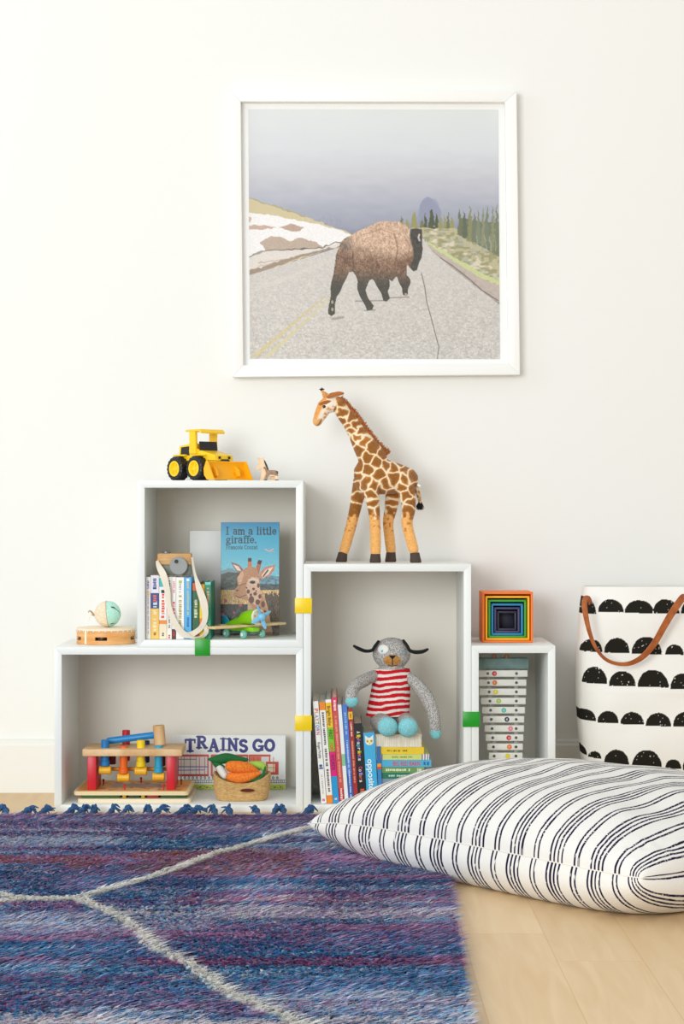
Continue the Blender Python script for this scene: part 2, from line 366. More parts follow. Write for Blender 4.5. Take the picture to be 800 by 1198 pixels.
clip(236.8, 757.2, False, '#16981c', 'green plastic clip joining the upper left box to the long low box')
clip(354.8, 708.5, True, '#f7d308', 'upper of the two yellow plastic clips, joining the square box to the tall box')
clip(354.8, 846, True, '#f7d308', 'lower of the two yellow plastic clips, joining the long low box to the tall box')
clip(551.2, 841.5, True, '#16981c', 'green plastic clip joining the tall box to the narrow xylophone box')

# ================================================================== FRAMED BISON PICTURE
def picture():
    Y0 = YW-.022; Y = YW-.03
    x0, x1 = 268, 606; y0, y1 = 104, 440
    c = P(437, 272, Y)
    t = thing('framed_picture', (c.x, YW-.02, ZZ(y1, Y)), 'large square white frame on the wall holding a bison photograph', 'picture')
    fmx = mat('white_frame_lacquer', '#f6f6f3', .35)
    q = lambda px, py: (XX(px, Y), ZZ(py, Y))
    # slightly skewed outline, four mitred rails
    O = [q(269, 105.5), q(604, 107), q(608, 438.5), q(272, 441)]; I = [q(281.5, 119), q(590.5, 119.5), q(594.5, 425.5), q(284.5, 427.5)]
    for k in range(4):
        j = (k+1) % 4
        build('rail', MB().add(prism([O[k], I[k], I[j], O[j]], YW-.034, YW-.002, .0012)), fmx, t)
    build('mount_board', MB().add(prism([I[0], I[3], I[2], I[1]], YW-.012, YW-.009)), mat('white_mount', '#f7f8f6', .8), t)
    # print
    cv = Canvas(290, 585, 125, 419, 480, 480); Xc, Yc = cv.X, cv.Y
    n1 = vnoise(Xc/26, Yc/6, 1)*.6+vnoise(Xc/9, Yc/4, 2)*.4
    stops = [(125, (222, 226, 226)), (170, (214, 217, 221)), (205, (198, 199, 206)), (235, (174, 177, 190)), (262, (150, 154, 170)), (275, (126, 132, 150)), (290, (120, 126, 146))]
    for k in range(3): cv.c[..., k] = np.interp(Yc+(n1-.5)*14, [a for a, _ in stops], [v[k] for _, v in stops])
    hb = [(470, 300), (478, 262), (489, 250), (493, 234), (500, 228), (511, 231), (517, 245), (519, 262), (545, 280)]
    cv.poly(hb, (140, 146, 170), .55)
    # far scene: three sketches, each in its own enlarged units
    def tr(pts, ox, oy, sc_): return [(ox+x/sc_, oy+y/sc_) for x, y in pts]
    L3 = lambda pts: tr(pts, 285, 220, 6.154); R3 = lambda pts: tr(pts, 460, 220, 6.154); B3 = lambda pts: tr(pts, 370, 240, 5.714)
    wob_ = (vnoise(Xc/3, Yc/3, 61)-.5)
    X0, Y0_ = cv.X.copy(), cv.Y.copy(); cv.X = X0+wob_*2.4; cv.Y = Y0_+(vnoise(Xc/4+7, Yc/3, 62)-.5)*2.2
    cv.poly(R3([(185, 330), (190, 130), (215, 70), (250, 42), (285, 70), (320, 110), (345, 150), (350, 330)]), (138, 144, 170), .6)
    cv.poly(L3([(20, 50), (130, 95), (220, 115), (330, 155), (440, 190), (560, 240), (640, 270), (740, 300), (775, 322), (690, 400), (20, 640)]), (205, 192, 152))
    cv.line(L3([(20, 52), (130, 97), (220, 117), (330, 157), (440, 192)]), 1.2, (168, 160, 112))
    cv.poly(L3([(20, 165), (180, 180), (300, 205), (440, 230), (560, 255), (700, 295), (770, 322), (690, 390), (560, 420), (20, 480)]), (240, 237, 236))
    for q, c in (([(20, 255), (120, 258), (240, 272), (130, 285), (20, 292)], (196, 168, 150)), ([(250, 270), (330, 245), (430, 268), (395, 300), (340, 300)], (186, 158, 142)), ([(20, 195), (50, 200), (40, 235), (20, 240)], (200, 176, 158)),
                 ([(110, 375), (190, 340), (260, 345), (330, 370), (390, 345), (450, 355), (520, 385), (570, 412), (400, 432), (150, 440)], (186, 166, 148))): cv.poly(L3(q), c)
    cv.poly(L3([(20, 478), (130, 440), (560, 418), (690, 385), (690, 405), (20, 590)]), (222, 214, 206))
    cv.line(L3([(20, 490), (60, 465), (130, 442), (350, 432), (560, 417), (640, 386), (695, 381)]), 1.1, (92, 86, 80)); cv.line(L3([(60, 470), (110, 455)]), 3.4, (150, 146, 138))
    cv.line(L3([(100, 530), (300, 500), (480, 455)]), .9, (176, 160, 146)); cv.line(L3([(100, 555), (280, 515)]), .8, (186, 168, 150))
    cv.poly(L3([(20, 580), (120, 562), (250, 515), (400, 472), (560, 430), (690, 408), (690, 414), (560, 445), (400, 492), (250, 548), (120, 598), (20, 625)]), (158, 136, 116))
    cv.poly(R3([(130, 272), (250, 268), (470, 278), (800, 470), (800, 800), (500, 560), (220, 350)]), (186, 178, 142))
    nb = vnoise(Xc/5, Yc/2.4, 5); rel = (Xc-494)*.72-(Yc-277); reg = (rel > -6) & (Yc > 266) & (Xc > 496)
    cv.put((reg & (nb > .64))*.6, (134, 134, 92)); cv.put((reg & (nb < .30) & (rel < 26))*.6, (232, 226, 212)); cv.put((reg & (vnoise(Xc/7, Yc/5, 66) > .7) & (rel > 8))*.5, (168, 172, 160))
    rs = random.Random(3)
    def tree(x, yb, yt, w, c):
        pl, pr = [], []; h = yb-yt; k_ = max(4, int(h/14))
        for q in range(k_*2+1):
            f = q/(k_*2); wd = w*(f**.8)*(1 if q % 2 else .62); pl.append((x-wd*rs.uniform(.8, 1.15), yt+h*f)); pr.append((x+wd*rs.uniform(.8, 1.15), yt+h*f))
        cv.poly(R3(pl+pr[::-1]), c)
    O_, D__, M_ = (150, 146, 84), (74, 82, 48), (112, 116, 70)
    for x, yb, yt, w, c in ((62, 240, 188, 18, M_), (100, 272, 205, 22, O_), (155, 272, 160, 34, O_), (208, 276, 198, 16, M_), (235, 276, 163, 22, D__), (280, 276, 136, 34, D__), (316, 276, 158, 24, D__), (345, 278, 168, 17, O_), (375, 278, 172, 17, O_), (400, 278, 148, 18, M_), (428, 278, 195, 22, O_)): tree(x, yb, yt, w, c)
    cv.poly(R3([(478, 265), (500, 200), (560, 215), (620, 225), (700, 230), (800, 230), (800, 500), (700, 440), (580, 375), (480, 320)]), (108, 114, 92))
    for x, yb, yt, w, c in ((485, 330, 126, 25, (104, 112, 80)), (518, 345, 150, 28, (88, 98, 74)), (560, 370, 102, 34, (134, 136, 92)), (590, 380, 160, 26, (112, 120, 96)), (618, 390, 132, 28, (124, 132, 108)), (655, 405, 122, 26, (136, 140, 108)), (682, 420, 102, 30, (116, 126, 100)), (725, 440, 108, 28, (134, 138, 104)), (752, 470, 96, 30, (116, 122, 92))): tree(x, yb, yt, w, c)
    for x in (604, 662, 700, 735): cv.line(R3([(x, 330), (x+12, 440)]), .7, (196, 190, 176), .7)
    cv.poly(R3([(215, 355), (270, 385), (500, 520), (640, 600), (800, 670), (800, 700), (640, 640), (480, 545), (260, 400)]), (198, 206, 146))
    cv.poly(R3([(230, 375), (480, 545), (640, 640), (800, 705), (800, 830), (600, 700), (400, 545), (270, 430)]), (190, 176, 166))
    cv.X, cv.Y = X0, Y0_
    # road
    cv.poly(L3([(20, 622), (690, 414), (900, 350)])+R3([(100, 345), (215, 350), (280, 440), (420, 560), (600, 700), (800, 850)])+[(587, 421), (288, 421)], (206, 201, 195))
    cv.line(R3([(285, 440), (430, 560), (600, 690), (800, 850)]), 1.6, (170, 158, 150)); cv.line(R3([(340, 490), (440, 555), (560, 650), (640, 725), (760, 800)]), 1.0, (110, 100, 94))
    m = (Yc > 284) & ~((Xc > 500) & (Yc < 352) & ((Xc-500)*.8 > (Yc-280))) & ((Yc-322) > -(Xc-288)*.36)
    sp = vnoise(Xc*1.1, Yc*1.3, 8)*.6+vnoise(Xc*.35, Yc*.6, 9)*.4; amp = np.interp(Yc, [284, 419], [12, 74])
    cv.c += (m*(sp-.5)*amp)[..., None]*np.array([1, .97, .92]); cv.c -= (m*np.interp(Yc, [284, 419], [0, 6]))[..., None]
    cv.line([(288, 340), (330, 326), (392, 300)], 5, (214, 208, 202), .5)
    cv.poly([(290, 417), (377, 346), (380, 346), (299, 417)], (208, 192, 142), .8); cv.poly([(306, 417), (384, 347), (387, 347), (314, 417)], (212, 200, 152), .7)
    cv.line([(493, 318), (497, 335), (499, 352), (504, 370), (509, 390), (513, 405), (511, 419)], 1.0, (112, 104, 96))
    cv.line([(388, 372), (400, 370)], 3, (120, 112, 102), .5); cv.line([(425, 362), (438, 361)], 1.6, (120, 112, 102), .6); cv.line([(415, 351), (452, 350)], 1.6, (120, 112, 102), .6); cv.line([(456, 347), (478, 346)], 1.6, (120, 112, 102), .6)
    # bison
    out = [(120, 380), (128, 320), (145, 275), (160, 240), (185, 212), (215, 200), (270, 165), (340, 135), (400, 105), (440, 95), (500, 97), (560, 100), (600, 120), (630, 150), (665, 142), (708, 150), (710, 230), (712, 290), (705, 340), (690, 370), (672, 425), (650, 432), (625, 410), (608, 385), (605, 400), (603, 455), (628, 485), (630, 510), (612, 550), (610, 585), (600, 600), (575, 590), (572, 545), (548, 505), (540, 470), (530, 470), (505, 500), (485, 488), (490, 530), (475, 570), (490, 615), (470, 635), (445, 632), (430, 580), (405, 540), (385, 500), (372, 485), (350, 495), (325, 560), (340, 610), (380, 665), (370, 690), (335, 698), (320, 660), (285, 600), (268, 550), (272, 500), (262, 465), (240, 435), (215, 440), (200, 475), (175, 520), (155, 570), (130, 605), (118, 660), (118, 720), (95, 735), (72, 720), (75, 670), (90, 600), (88, 550), (95, 505), (110, 450)]
    ins = cv.poly(B3(out), (120, 84, 60)); bx, by = (Xc-370)*5.714, (Yc-240)*5.714
    fur = vnoise(Xc*1.7+Yc*.5, Yc*1.1, 11)*.65+vnoise(Xc*.42, Yc*.35, 12)*.35
    edge_ = 250+70*np.sin((bx-150)/210)+60*(vnoise(bx/70, by/70, 13)-.5)
    tt = np.clip((by-edge_+40)/120, 0, 1)[..., None]; t2 = np.clip((by-420)/110, 0, 1)[..., None]
    col = np.array((204, 172, 146))*(1-tt)+np.array((124, 92, 68))*tt; col = col*(1-t2)+np.array((62, 58, 46))*t2
    hd = np.clip((bx-632-12*np.sin(by/40))/14, 0, 1)[..., None]; col = col*(1-hd)+np.array((60, 56, 48))*hd
    rp = np.clip(1.6-np.hypot((bx-195)/46, (by-250)/60)*1.2, 0, 1)[..., None]; col = col*(1-.32*rp)
    col = col+((fur-.5)*(90*(1-t2[..., 0])+24)*(1-.6*hd[..., 0]))[..., None]
    cv.c = np.where(ins[..., None], np.clip(col, 18, 255), cv.c)
    cv.line(B3([(520, 180), (545, 270), (530, 360), (500, 460)]), 1.6, (120, 78, 54), .55); cv.line(B3([(590, 200), (625, 260), (612, 340)]), 1.4, (140, 92, 66), .5); cv.line(B3([(242, 300), (242, 430)]), 1.4, (78, 54, 40), .7)
    cv.line(B3([(690, 185), (684, 205), (692, 225)]), 2.0, (206, 196, 184)); cv.line(B3([(300, 190), (430, 150), (520, 180)]), 1.2, (170, 122, 92), .6)
    for q in ((100, 640), (596, 590), (100, 690)): cv.ell(370+q[0]/5.714, 240+q[1]/5.714, 1.4, 2, (176, 158, 140))
    gr = vnoise(Xc*1.6, Yc*1.6, 31)*.5+vnoise(Xc*.7+9, Yc*.9, 32)*.5-.5; cv.c += (gr*np.clip((Yc-(262-(Xc < 400)*20))/10, 0, 1)*np.where(ins, 30, 24))[..., None]
    cv.c = np.clip(cv.c, 0, 255)
    pp = lambda px, py: Vector((XX(px, Y), YW-.0128, ZZ(py, Y)))
    a = pp(290, 126); cv.sheet('bison_print', a, pp(583.5, 126.5)-a, pp(292, 419)-a, PRINT, t)
    # glazing
    g = bpy.data.materials.new('picture_glass'); g.use_nodes = True; n_ = g.node_tree.nodes; l_ = g.node_tree.links
    n_.remove(n_['Principled BSDF']); tr = n_.new('ShaderNodeBsdfTransparent'); gl = n_.new('ShaderNodeBsdfGlossy'); gl.inputs['Roughness'].default_value = .03
    ms = n_.new('ShaderNodeMixShader'); ms.inputs[0].default_value = .016
    l_.new(tr.outputs[0], ms.inputs[1]); l_.new(gl.outputs[0], ms.inputs[2]); l_.new(ms.outputs[0], n_['Material Output'].inputs[0])
    build('glass_pane', MB().add(prism([I[0], I[3], I[2], I[1]], YW-.0165, YW-.0145)), g, t)
picture()

# ================================================================== BOOKS
PAGES = mat('book_pages', '#f1e9d6', .85, var=(500, '#f8f1e0', '#ddd2b8'), aniso=(1, .05, .05))
def book(label, x0, z0, w, h, d, Yb, bands, lean=0, flat=False, group=None, letters=(), blocks=None, page_in=.003, M=None, name='book', pages=None):
    """x0,z0 bottom-left front corner; bands = [(from, to, colour)] along spine from top"""
    if M is None:
        R = Matrix.Rotation(-lean, 4, 'Y')
        if flat: R = Matrix(((0, 0, -1, 0), (0, 1, 0, 0), (1, 0, 0, 0), (0, 0, 0, 1)))
        M = Matrix.Translation((x0, Yb, z0)) @ R
    t = thing(name, tuple(M @ Vector((w/2, d/2, 0 if not flat else h/2))), label, 'book', group)
    th = .0011; mb = MB(); cols = []
    for a, b_, c in bands:
        if c not in cols: cols.append(c)
        mb.add(boxr(0, w, 0, th*1.2, h*(1-b_), h*(1-a), .0003, 1), M, cols.index(c))
    main = cols.index(max(bands, key=lambda q: q[1]-q[0])[2])
    mb.add(boxr(0, th, th, d, 0, h, .0003, 1), M, main); mb.add(boxr(w-th, w, th, d, 0, h, .0003, 1), M, main)
    build('cover', mb, [paint(c, .4) for c in cols], t)
    build('pages', MB().add(boxr(th, w-th, th*1.3, d-.003, page_in*.5, h-page_in, .0004, 1), M), pages or PAGES, t)
    for s, a, b_, c, fr in letters:            # (string, from, to, colour, height fraction of spine width)
        L_ = h*(b_-a); size = w*fr
        LM = M @ Matrix(((0, 1, 0, w*(.5-fr*.36)), (0, 0, -1, -.0001), (-1, 0, 0, h*(1-a)), (0, 0, 0, 1)))
        if flat: LM = M @ Matrix(((0, 1, 0, w*(.5-fr*.36)), (0, 0, -1, -.0001), (-1, 0, 0, h*(1-a)), (0, 0, 0, 1)))
        if isinstance(c, (list, tuple)) and not isinstance(c, str):
            st = a
            for i, ch in enumerate(s):
                if ch != ' ':
                    l2 = (b_-a)/len(s); M2 = M @ Matrix(((0, 1, 0, w*(.5-fr*.36)), (0, 0, -1, -.0001), (-1, 0, 0, h*(1-a-i*l2)), (0, 0, 0, 1)))
                    text(ch, size, M2, paint(c[i % len(c)]), t, 'letter', bold=.02, width=h*l2*.85)
        else: text(s, size, LM, paint(c), t, 'lettering', bold=.015, width=L_)
    if blocks:                                 # unreadable small print as tiny ink marks
        mb = MB(); rs = random.Random(sum(map(ord, label))); bc = []; cnt = 0
        for a, b_, c, fr in blocks:
            if c not in bc: bc.append(c)
            z = h*(1-a)
            while z > h*(1-b_):
                l = w*fr*(.25+.5*rs.random())
                mb.add(boxr(w*(.5-fr/2*rs.uniform(.6, 1)), w*(.5+fr/2*rs.uniform(.6, 1)), -.00025, .0001, z-l, z, 0), M, bc.index(c)); cnt += 1; z -= l*(1.35 if rs.random() < .82 else 2.6)
        if cnt > 3: build('small_print', mb, [paint(c) for c in bc], t)
        else:
            nv, nf = len(mb.v)//cnt, len(mb.f)//cnt
            for q in range(cnt):
                m1 = MB(); m1.add((mb.v[q*nv:(q+1)*nv], [tuple(i-q*nv for i in f) for f in mb.f[q*nf:(q+1)*nf]])); build('printed_mark', m1, paint(bc[mb.m[q*nf]]), t)
    return t, M
# --- tall box: leaning row
Yb = 4.195; s = Yb/F; G = 'picture books leaning in the tall shelf box'
def pb(xb, ytop, wpx, **k): return dict(x0=XX(xb, Yb), z0=FB, w=wpx*s, h=(939.7-ytop)*s, Yb=Yb, **k)
multi = ('#e0422e', '#f0a51c', '#2f9fd0', '#e0422e', '#3aa34a', '#2766b8', '#6a3f98', '#d13a78')
book('white picture book lettered PLAYTOWN, leftmost in the tall shelf box', **pb(375.8, 820, 6.3, d=.21, bands=[(0, 1, '#f4f3ee')], lean=.083), group=G,
     letters=[('PLAYTOWN', .07, .33, multi, 1.0), ('Roger Priddy', .4, .56, '#3a3a3a', .7)], blocks=[(.72, .9, '#b9b9b4', .3), (.62, .67, '#2766b8', .8), (.63, .66, '#f2b81c', .5), (.955, .975, '#d87a9a', .7)])
book('white picture book with orange ends on its spine, second in the leaning row', **pb(382.6, 821, 6.9, d=.21, bands=[(0, .08, '#ef8a1d'), (.08, .92, '#f3f1ea'), (.92, 1, '#ef8a1d')], lean=.08), group=G, blocks=[(.1, .42, '#4a4846', .4), (.46, .88, '#55524f', .45)])
book('colour-block spine in yellow, lime, magenta and blue lettered FIRST 100 WORDS', **pb(389.8, 818, 6.9, d=.21, bands=[(0, .03, '#f4f3ee'), (.03, .27, '#f8c21a'), (.27, .5, '#7fc41e'), (.5, .74, '#e2127c'), (.74, 1, '#1c9ad6')], lean=.078), group=G,
     letters=[('Bright Baby', .06, .25, '#4a3a1a', .75), ('FIRST', .29, .38, '#1c3c12', .85), ('100', .41, .48, '#e23c2a', .85), ('WORDS', .53, .68, '#5c0a3c', .85)], blocks=[(.95, .97, '#f3c8da', .6)])
book('thin red picture book with pink top on the spine, fourth in the leaning row', **pb(397.0, 815, 6.3, d=.21, bands=[(0, .14, '#d9375c'), (.14, .86, '#cf5348'), (.86, 1, '#b8243a')], lean=.076), group=G, blocks=[(.03, .12, '#f6e2dc', .5), (.18, .8, '#e9a090', .4), (.86, .98, '#f2d6cc', .5)])
book('slim white spine between the red and the blue book', **pb(403.5, 824, 4.4, d=.2, bands=[(0, .5, '#eef3f2'), (.5, .62, '#8cc79c'), (.62, 1, '#eef3f2')], lean=.074), group=G)
book('cornflower blue picture book in the leaning row', **pb(408.1, 824, 5.8, d=.2, bands=[(0, .7, '#4c7fd0'), (.7, 1, '#2f5fb4')], lean=.07), group=G, blocks=[(.08, .3, '#a8c4ee', .4), (.36, .95, '#c9daf4', .35)])
book('narrow dark red book with a yellow band near the top', **pb(414.1, 829, 5.2, d=.2, bands=[(0, .03, '#b3262a'), (.03, .11, '#f2c51d'), (.11, 1, '#a82a2c')], lean=.066), group=G, blocks=[(.14, .28, '#f3dcc8', .4), (.34, .78, '#e0a37c', .4), (.05, .09, '#c0392b', .4)])
book('black board book lettered Alphaprints Colors, in the leaning row', **pb(419.5, 846, 9.6, d=.17, bands=[(0, 1, '#171518')], lean=.062), group=G,
     letters=[('Alphaprints', .1, .47, ('#e8e6e0', '#c7d03a', '#ef8a3a', '#8a6ad0', '#e8e6e0', '#58b0d8'), .62), ('Colors', .54, .74, ('#e2527a', '#e8e6e0', '#9a7ad8', '#e8a23a'), .6)], blocks=[(.82, .865, '#e2602e', .6), (.865, .875, '#f4e6da', .3)])
t_, M_ = book('bright blue board book with an owl, lettered opposites', **pb(429.4, 857, 13.2, d=.16, bands=[(0, 1, '#3fb0e0')], lean=.055), group=G,
     letters=[('opposites', .37, .86, '#f2fbff', .72)])
w_ = 13.2*s; h_ = (939.7-857)*s
mb = MB(); mb2 = MB(); mb3 = MB()
mb.add(ell((w_*.5, 0, h_*.875), (w_*.36, .0006, w_*.34)), M_); mb.add(prism([(w_*.14, h_*.9), (w_*.14, h_*.965), (w_*.4, h_*.93)], -.0004, .0004), M_); mb.add(prism([(w_*.86, h_*.9), (w_*.6, h_*.93), (w_*.86, h_*.965)], -.0004, .0004), M_)
for a in (.33, .67): mb2.add(ell((w_*a, -.0005, h_*.88), (w_*.13, .0005, w_*.13)), M_); mb3.add(ell((w_*a, -.0008, h_*.88), (w_*.05, .0005, w_*.05)), M_)
mb2.add(prism([(w_*.43, h_*.86), (w_*.5, h_*.825), (w_*.57, h_*.86)], -.0012, 0), M_)
build('owl_picture', mb, paint('#f4efe2'), t_); build('owl_eyes', mb2, paint('#e8c62a'), t_); build('owl_pupils', mb3, paint('#2b2b2b'), t_)
book('short dark blue board book with orange squares, between the owl book and the pile', **pb(443.2, 873, 4.6, d=.15, bands=[(0, .3, '#2f6cb0'), (.3, .36, '#f0a030'), (.36, .4, '#d8452e'), (.4, 1, '#3c82c6')], lean=.045), group=G)
# --- pile under the doll
Yb = 4.20; s = Yb/F; G2 = 'books lying in the pile under the plush dog'
zt = FB
pile = [('closed book hidden low in the pile under the dark green one', 441, 498, 15.5, [(0, 1, '#c9b48a')], (), None),
        ('thick book at the foot of the pile behind the cushion', 440, 500, 13.0, [(0, 1, '#7f98a8')], (), None),
        ('dark green book with a lettered spine, lowest readable one in the pile', 440.5, 497, 6.6, [(0, .86, '#1f7a5c'), (.86, 1, '#2f5f50')], (), [(.25, .8, '#cfe3d2', .35), (.86, .93, '#dfe7d8', .6)]),
        ('sage green book directly under the BIG RED BARN book', 440, 496, 6.8, [(0, .84, '#6f9a58'), (.84, 1, '#8aa86a')], (), [(.2, .7, '#e4edd0', .45), (.86, .93, '#dbe6c4', .6)]),
        ('sky blue book lettered BIG RED BARN in red in the pile', 440, 504.5, 8.2, [(0, 1, '#52b3dc')], [('BIG RED BARN', .3, .79, '#d8402c', .86)], [(.05, .08, '#2b4b66', .4), (.86, .88, '#2b6d92', .6), (.92, .94, '#2b6d92', .6)]),
        ('pale lime book with purple stripes at both ends of its spine', 440, 502, 6.6, [(0, .05, '#e8ead0'), (.05, .07, '#7a68a8'), (.07, .1, '#e8ead0'), (.1, .12, '#7a68a8'), (.12, .86, '#d4dc7c'), (.86, .88, '#7a68a8'), (.88, .91, '#f0f0e0'), (.91, .93, '#7a68a8'), (.93, .96, '#f0f0e0'), (.96, .98, '#7a68a8'), (.98, 1, '#f0f0e0')], (), [(.3, .68, '#8a9440', .3)]),
        ('yellow book second from the top of the pile', 438.5, 496, 8.0, [(0, 1, '#f2cf2c')], (), [(.25, .68, '#8a7420', .3)]),
        ('cream book at the top of the pile with its page edges to the front', 438, 493.5, 15.0, [(0, 1, '#efe6d2')], (), None)]
for lab, a, b_, tp, bands, let, blk in pile:
    tk = tp*s; zz = zt; last = tp == 15.0
    M = None
    if last:   # fore-edge towards the camera
        M = Matrix.Translation((XX(a, Yb), Yb+.14, zz)) @ Matrix(((0, 0, 1, 0), (0, -1, 0, 0), (1, 0, 0, 0), (0, 0, 0, 1)))
        M = Matrix.Translation((XX(a, Yb), Yb+.15, zz)) @ Matrix(((0, 0, 1, 0), (0, -1, 0, 0), (1, 0, 0, 0), (0, 0, 0, 1)))
    book(lab, XX(b_, Yb), zz, tk, (b_-a)*s, .15 if last else .17, Yb, [(1-q, 1-p, c) for p, q, c in bands] if False else bands, flat=True, group=G2, letters=let, blocks=blk, M=M, page_in=.001 if last else .003)
    zt += tk+.0002
PILE = zt
# --- square box: upright row
Yb = 4.20; s = Yb/F; G3 = 'children\'s books standing in the square shelf box'
def ub(xl, xr, ytop, **k): return dict(x0=XX(xl, Yb), z0=FA, w=(xr-xl)*s-.0002, h=(747.7-ytop)*s, Yb=Yb, group=G3, **k)
book('narrow white book with pale lilac print, leftmost in the square shelf box', **ub(170.7, 176.1, 675, d=.16, bands=[(0, 1, '#f0eeea')], blocks=[(.06, .2, '#8f86b0', .5), (.22, .3, '#e6b85a', .5), (.33, .9, '#b8aac8', .35)]))
book('white, navy and yellow spine, second in the square shelf box', **ub(176.3, 186, 673, d=.16, bands=[(0, .28, '#e9e6f0'), (.28, .52, '#22407c'), (.52, 1, '#f0c35a')], blocks=[(.05, .2, '#3a4a88', .5), (.31, .4, '#e86a7a', .5), (.41, .5, '#cfe0ea', .6), (.55, .84, '#fbe6b8', .5), (.9, .95, '#6a5020', .3)]))
book('white spine with a teal top patch and red print', **ub(186.2, 195, 674, d=.16, bands=[(0, .03, '#eef2f2'), (.03, .17, '#46b7b4'), (.17, .7, '#f2f2ee'), (.7, .76, '#ee8a2c'), (.76, 1, '#efe0c0')], blocks=[(.22, .26, '#222222', .6), (.28, .34, '#e8452e', .4), (.38, .64, '#e8552e', .5), (.9, .94, '#333333', .3)]))
book('cream spine with grey print behind the left side of the strap', **ub(195.2, 201, 675, d=.16, bands=[(0, 1, '#efe9df')], blocks=[(.06, .3, '#5a5a64', .5), (.4, .8, '#8a8078', .4), (.93, .97, '#c8403a', .5)]))
book('white spine with red print and a dark ladybird patch at its foot', **ub(201.2, 205.8, 675, d=.16, bands=[(0, .84, '#f6f2ee'), (.84, 1, '#4a1620')], blocks=[(.07, .26, '#e87a8a', .5), (.4, .62, '#e23a34', .6), (.88, .95, '#d02a30', .5)]))
book('wide white spine with gold letters down the middle', **ub(206, 215.4, 675.5, d=.16, bands=[(0, 1, '#f4f4ee')], blocks=[(.05, .08, '#a8c860', .5), (.1, .25, '#b8b8b0', .3), (.29, .84, '#b9a45a', .4)]))
book('bright blue spine with gold print in the square shelf box', **ub(215.6, 224, 675.5, d=.16, bands=[(0, 1, '#4fb0e8')], blocks=[(.02, .05, '#f4f8fa', .5), (.08, .6, '#d8c878', .35), (.65, .8, '#2a6aa8', .35)]))
book('orange spine with a dark green title panel', **ub(225, 233.2, 682, d=.15, bands=[(0, .14, '#cf5f24'), (.14, .86, '#1f5c38'), (.86, 1, '#c65a22')], blocks=[(.3, .66, '#d4dcb0', .5)]))
book('yellow and orange spine partly behind the strap', **ub(233.4, 239.5, 684, d=.15, bands=[(0, .3, '#e8b830'), (.3, .62, '#f2d21c'), (.62, .78, '#ee7a24'), (.78, 1, '#f0c81c')]))
book('teal green patterned board book, rightmost of the upright row', **ub(239.8, 246.6, 681, d=.14, bands=[(0, .05, '#6ed0c4'), (.05, 1, '#178a6c')], blocks=[(.1, .45, '#e2a27a', .5), (.5, .9, '#58b894', .5)]))

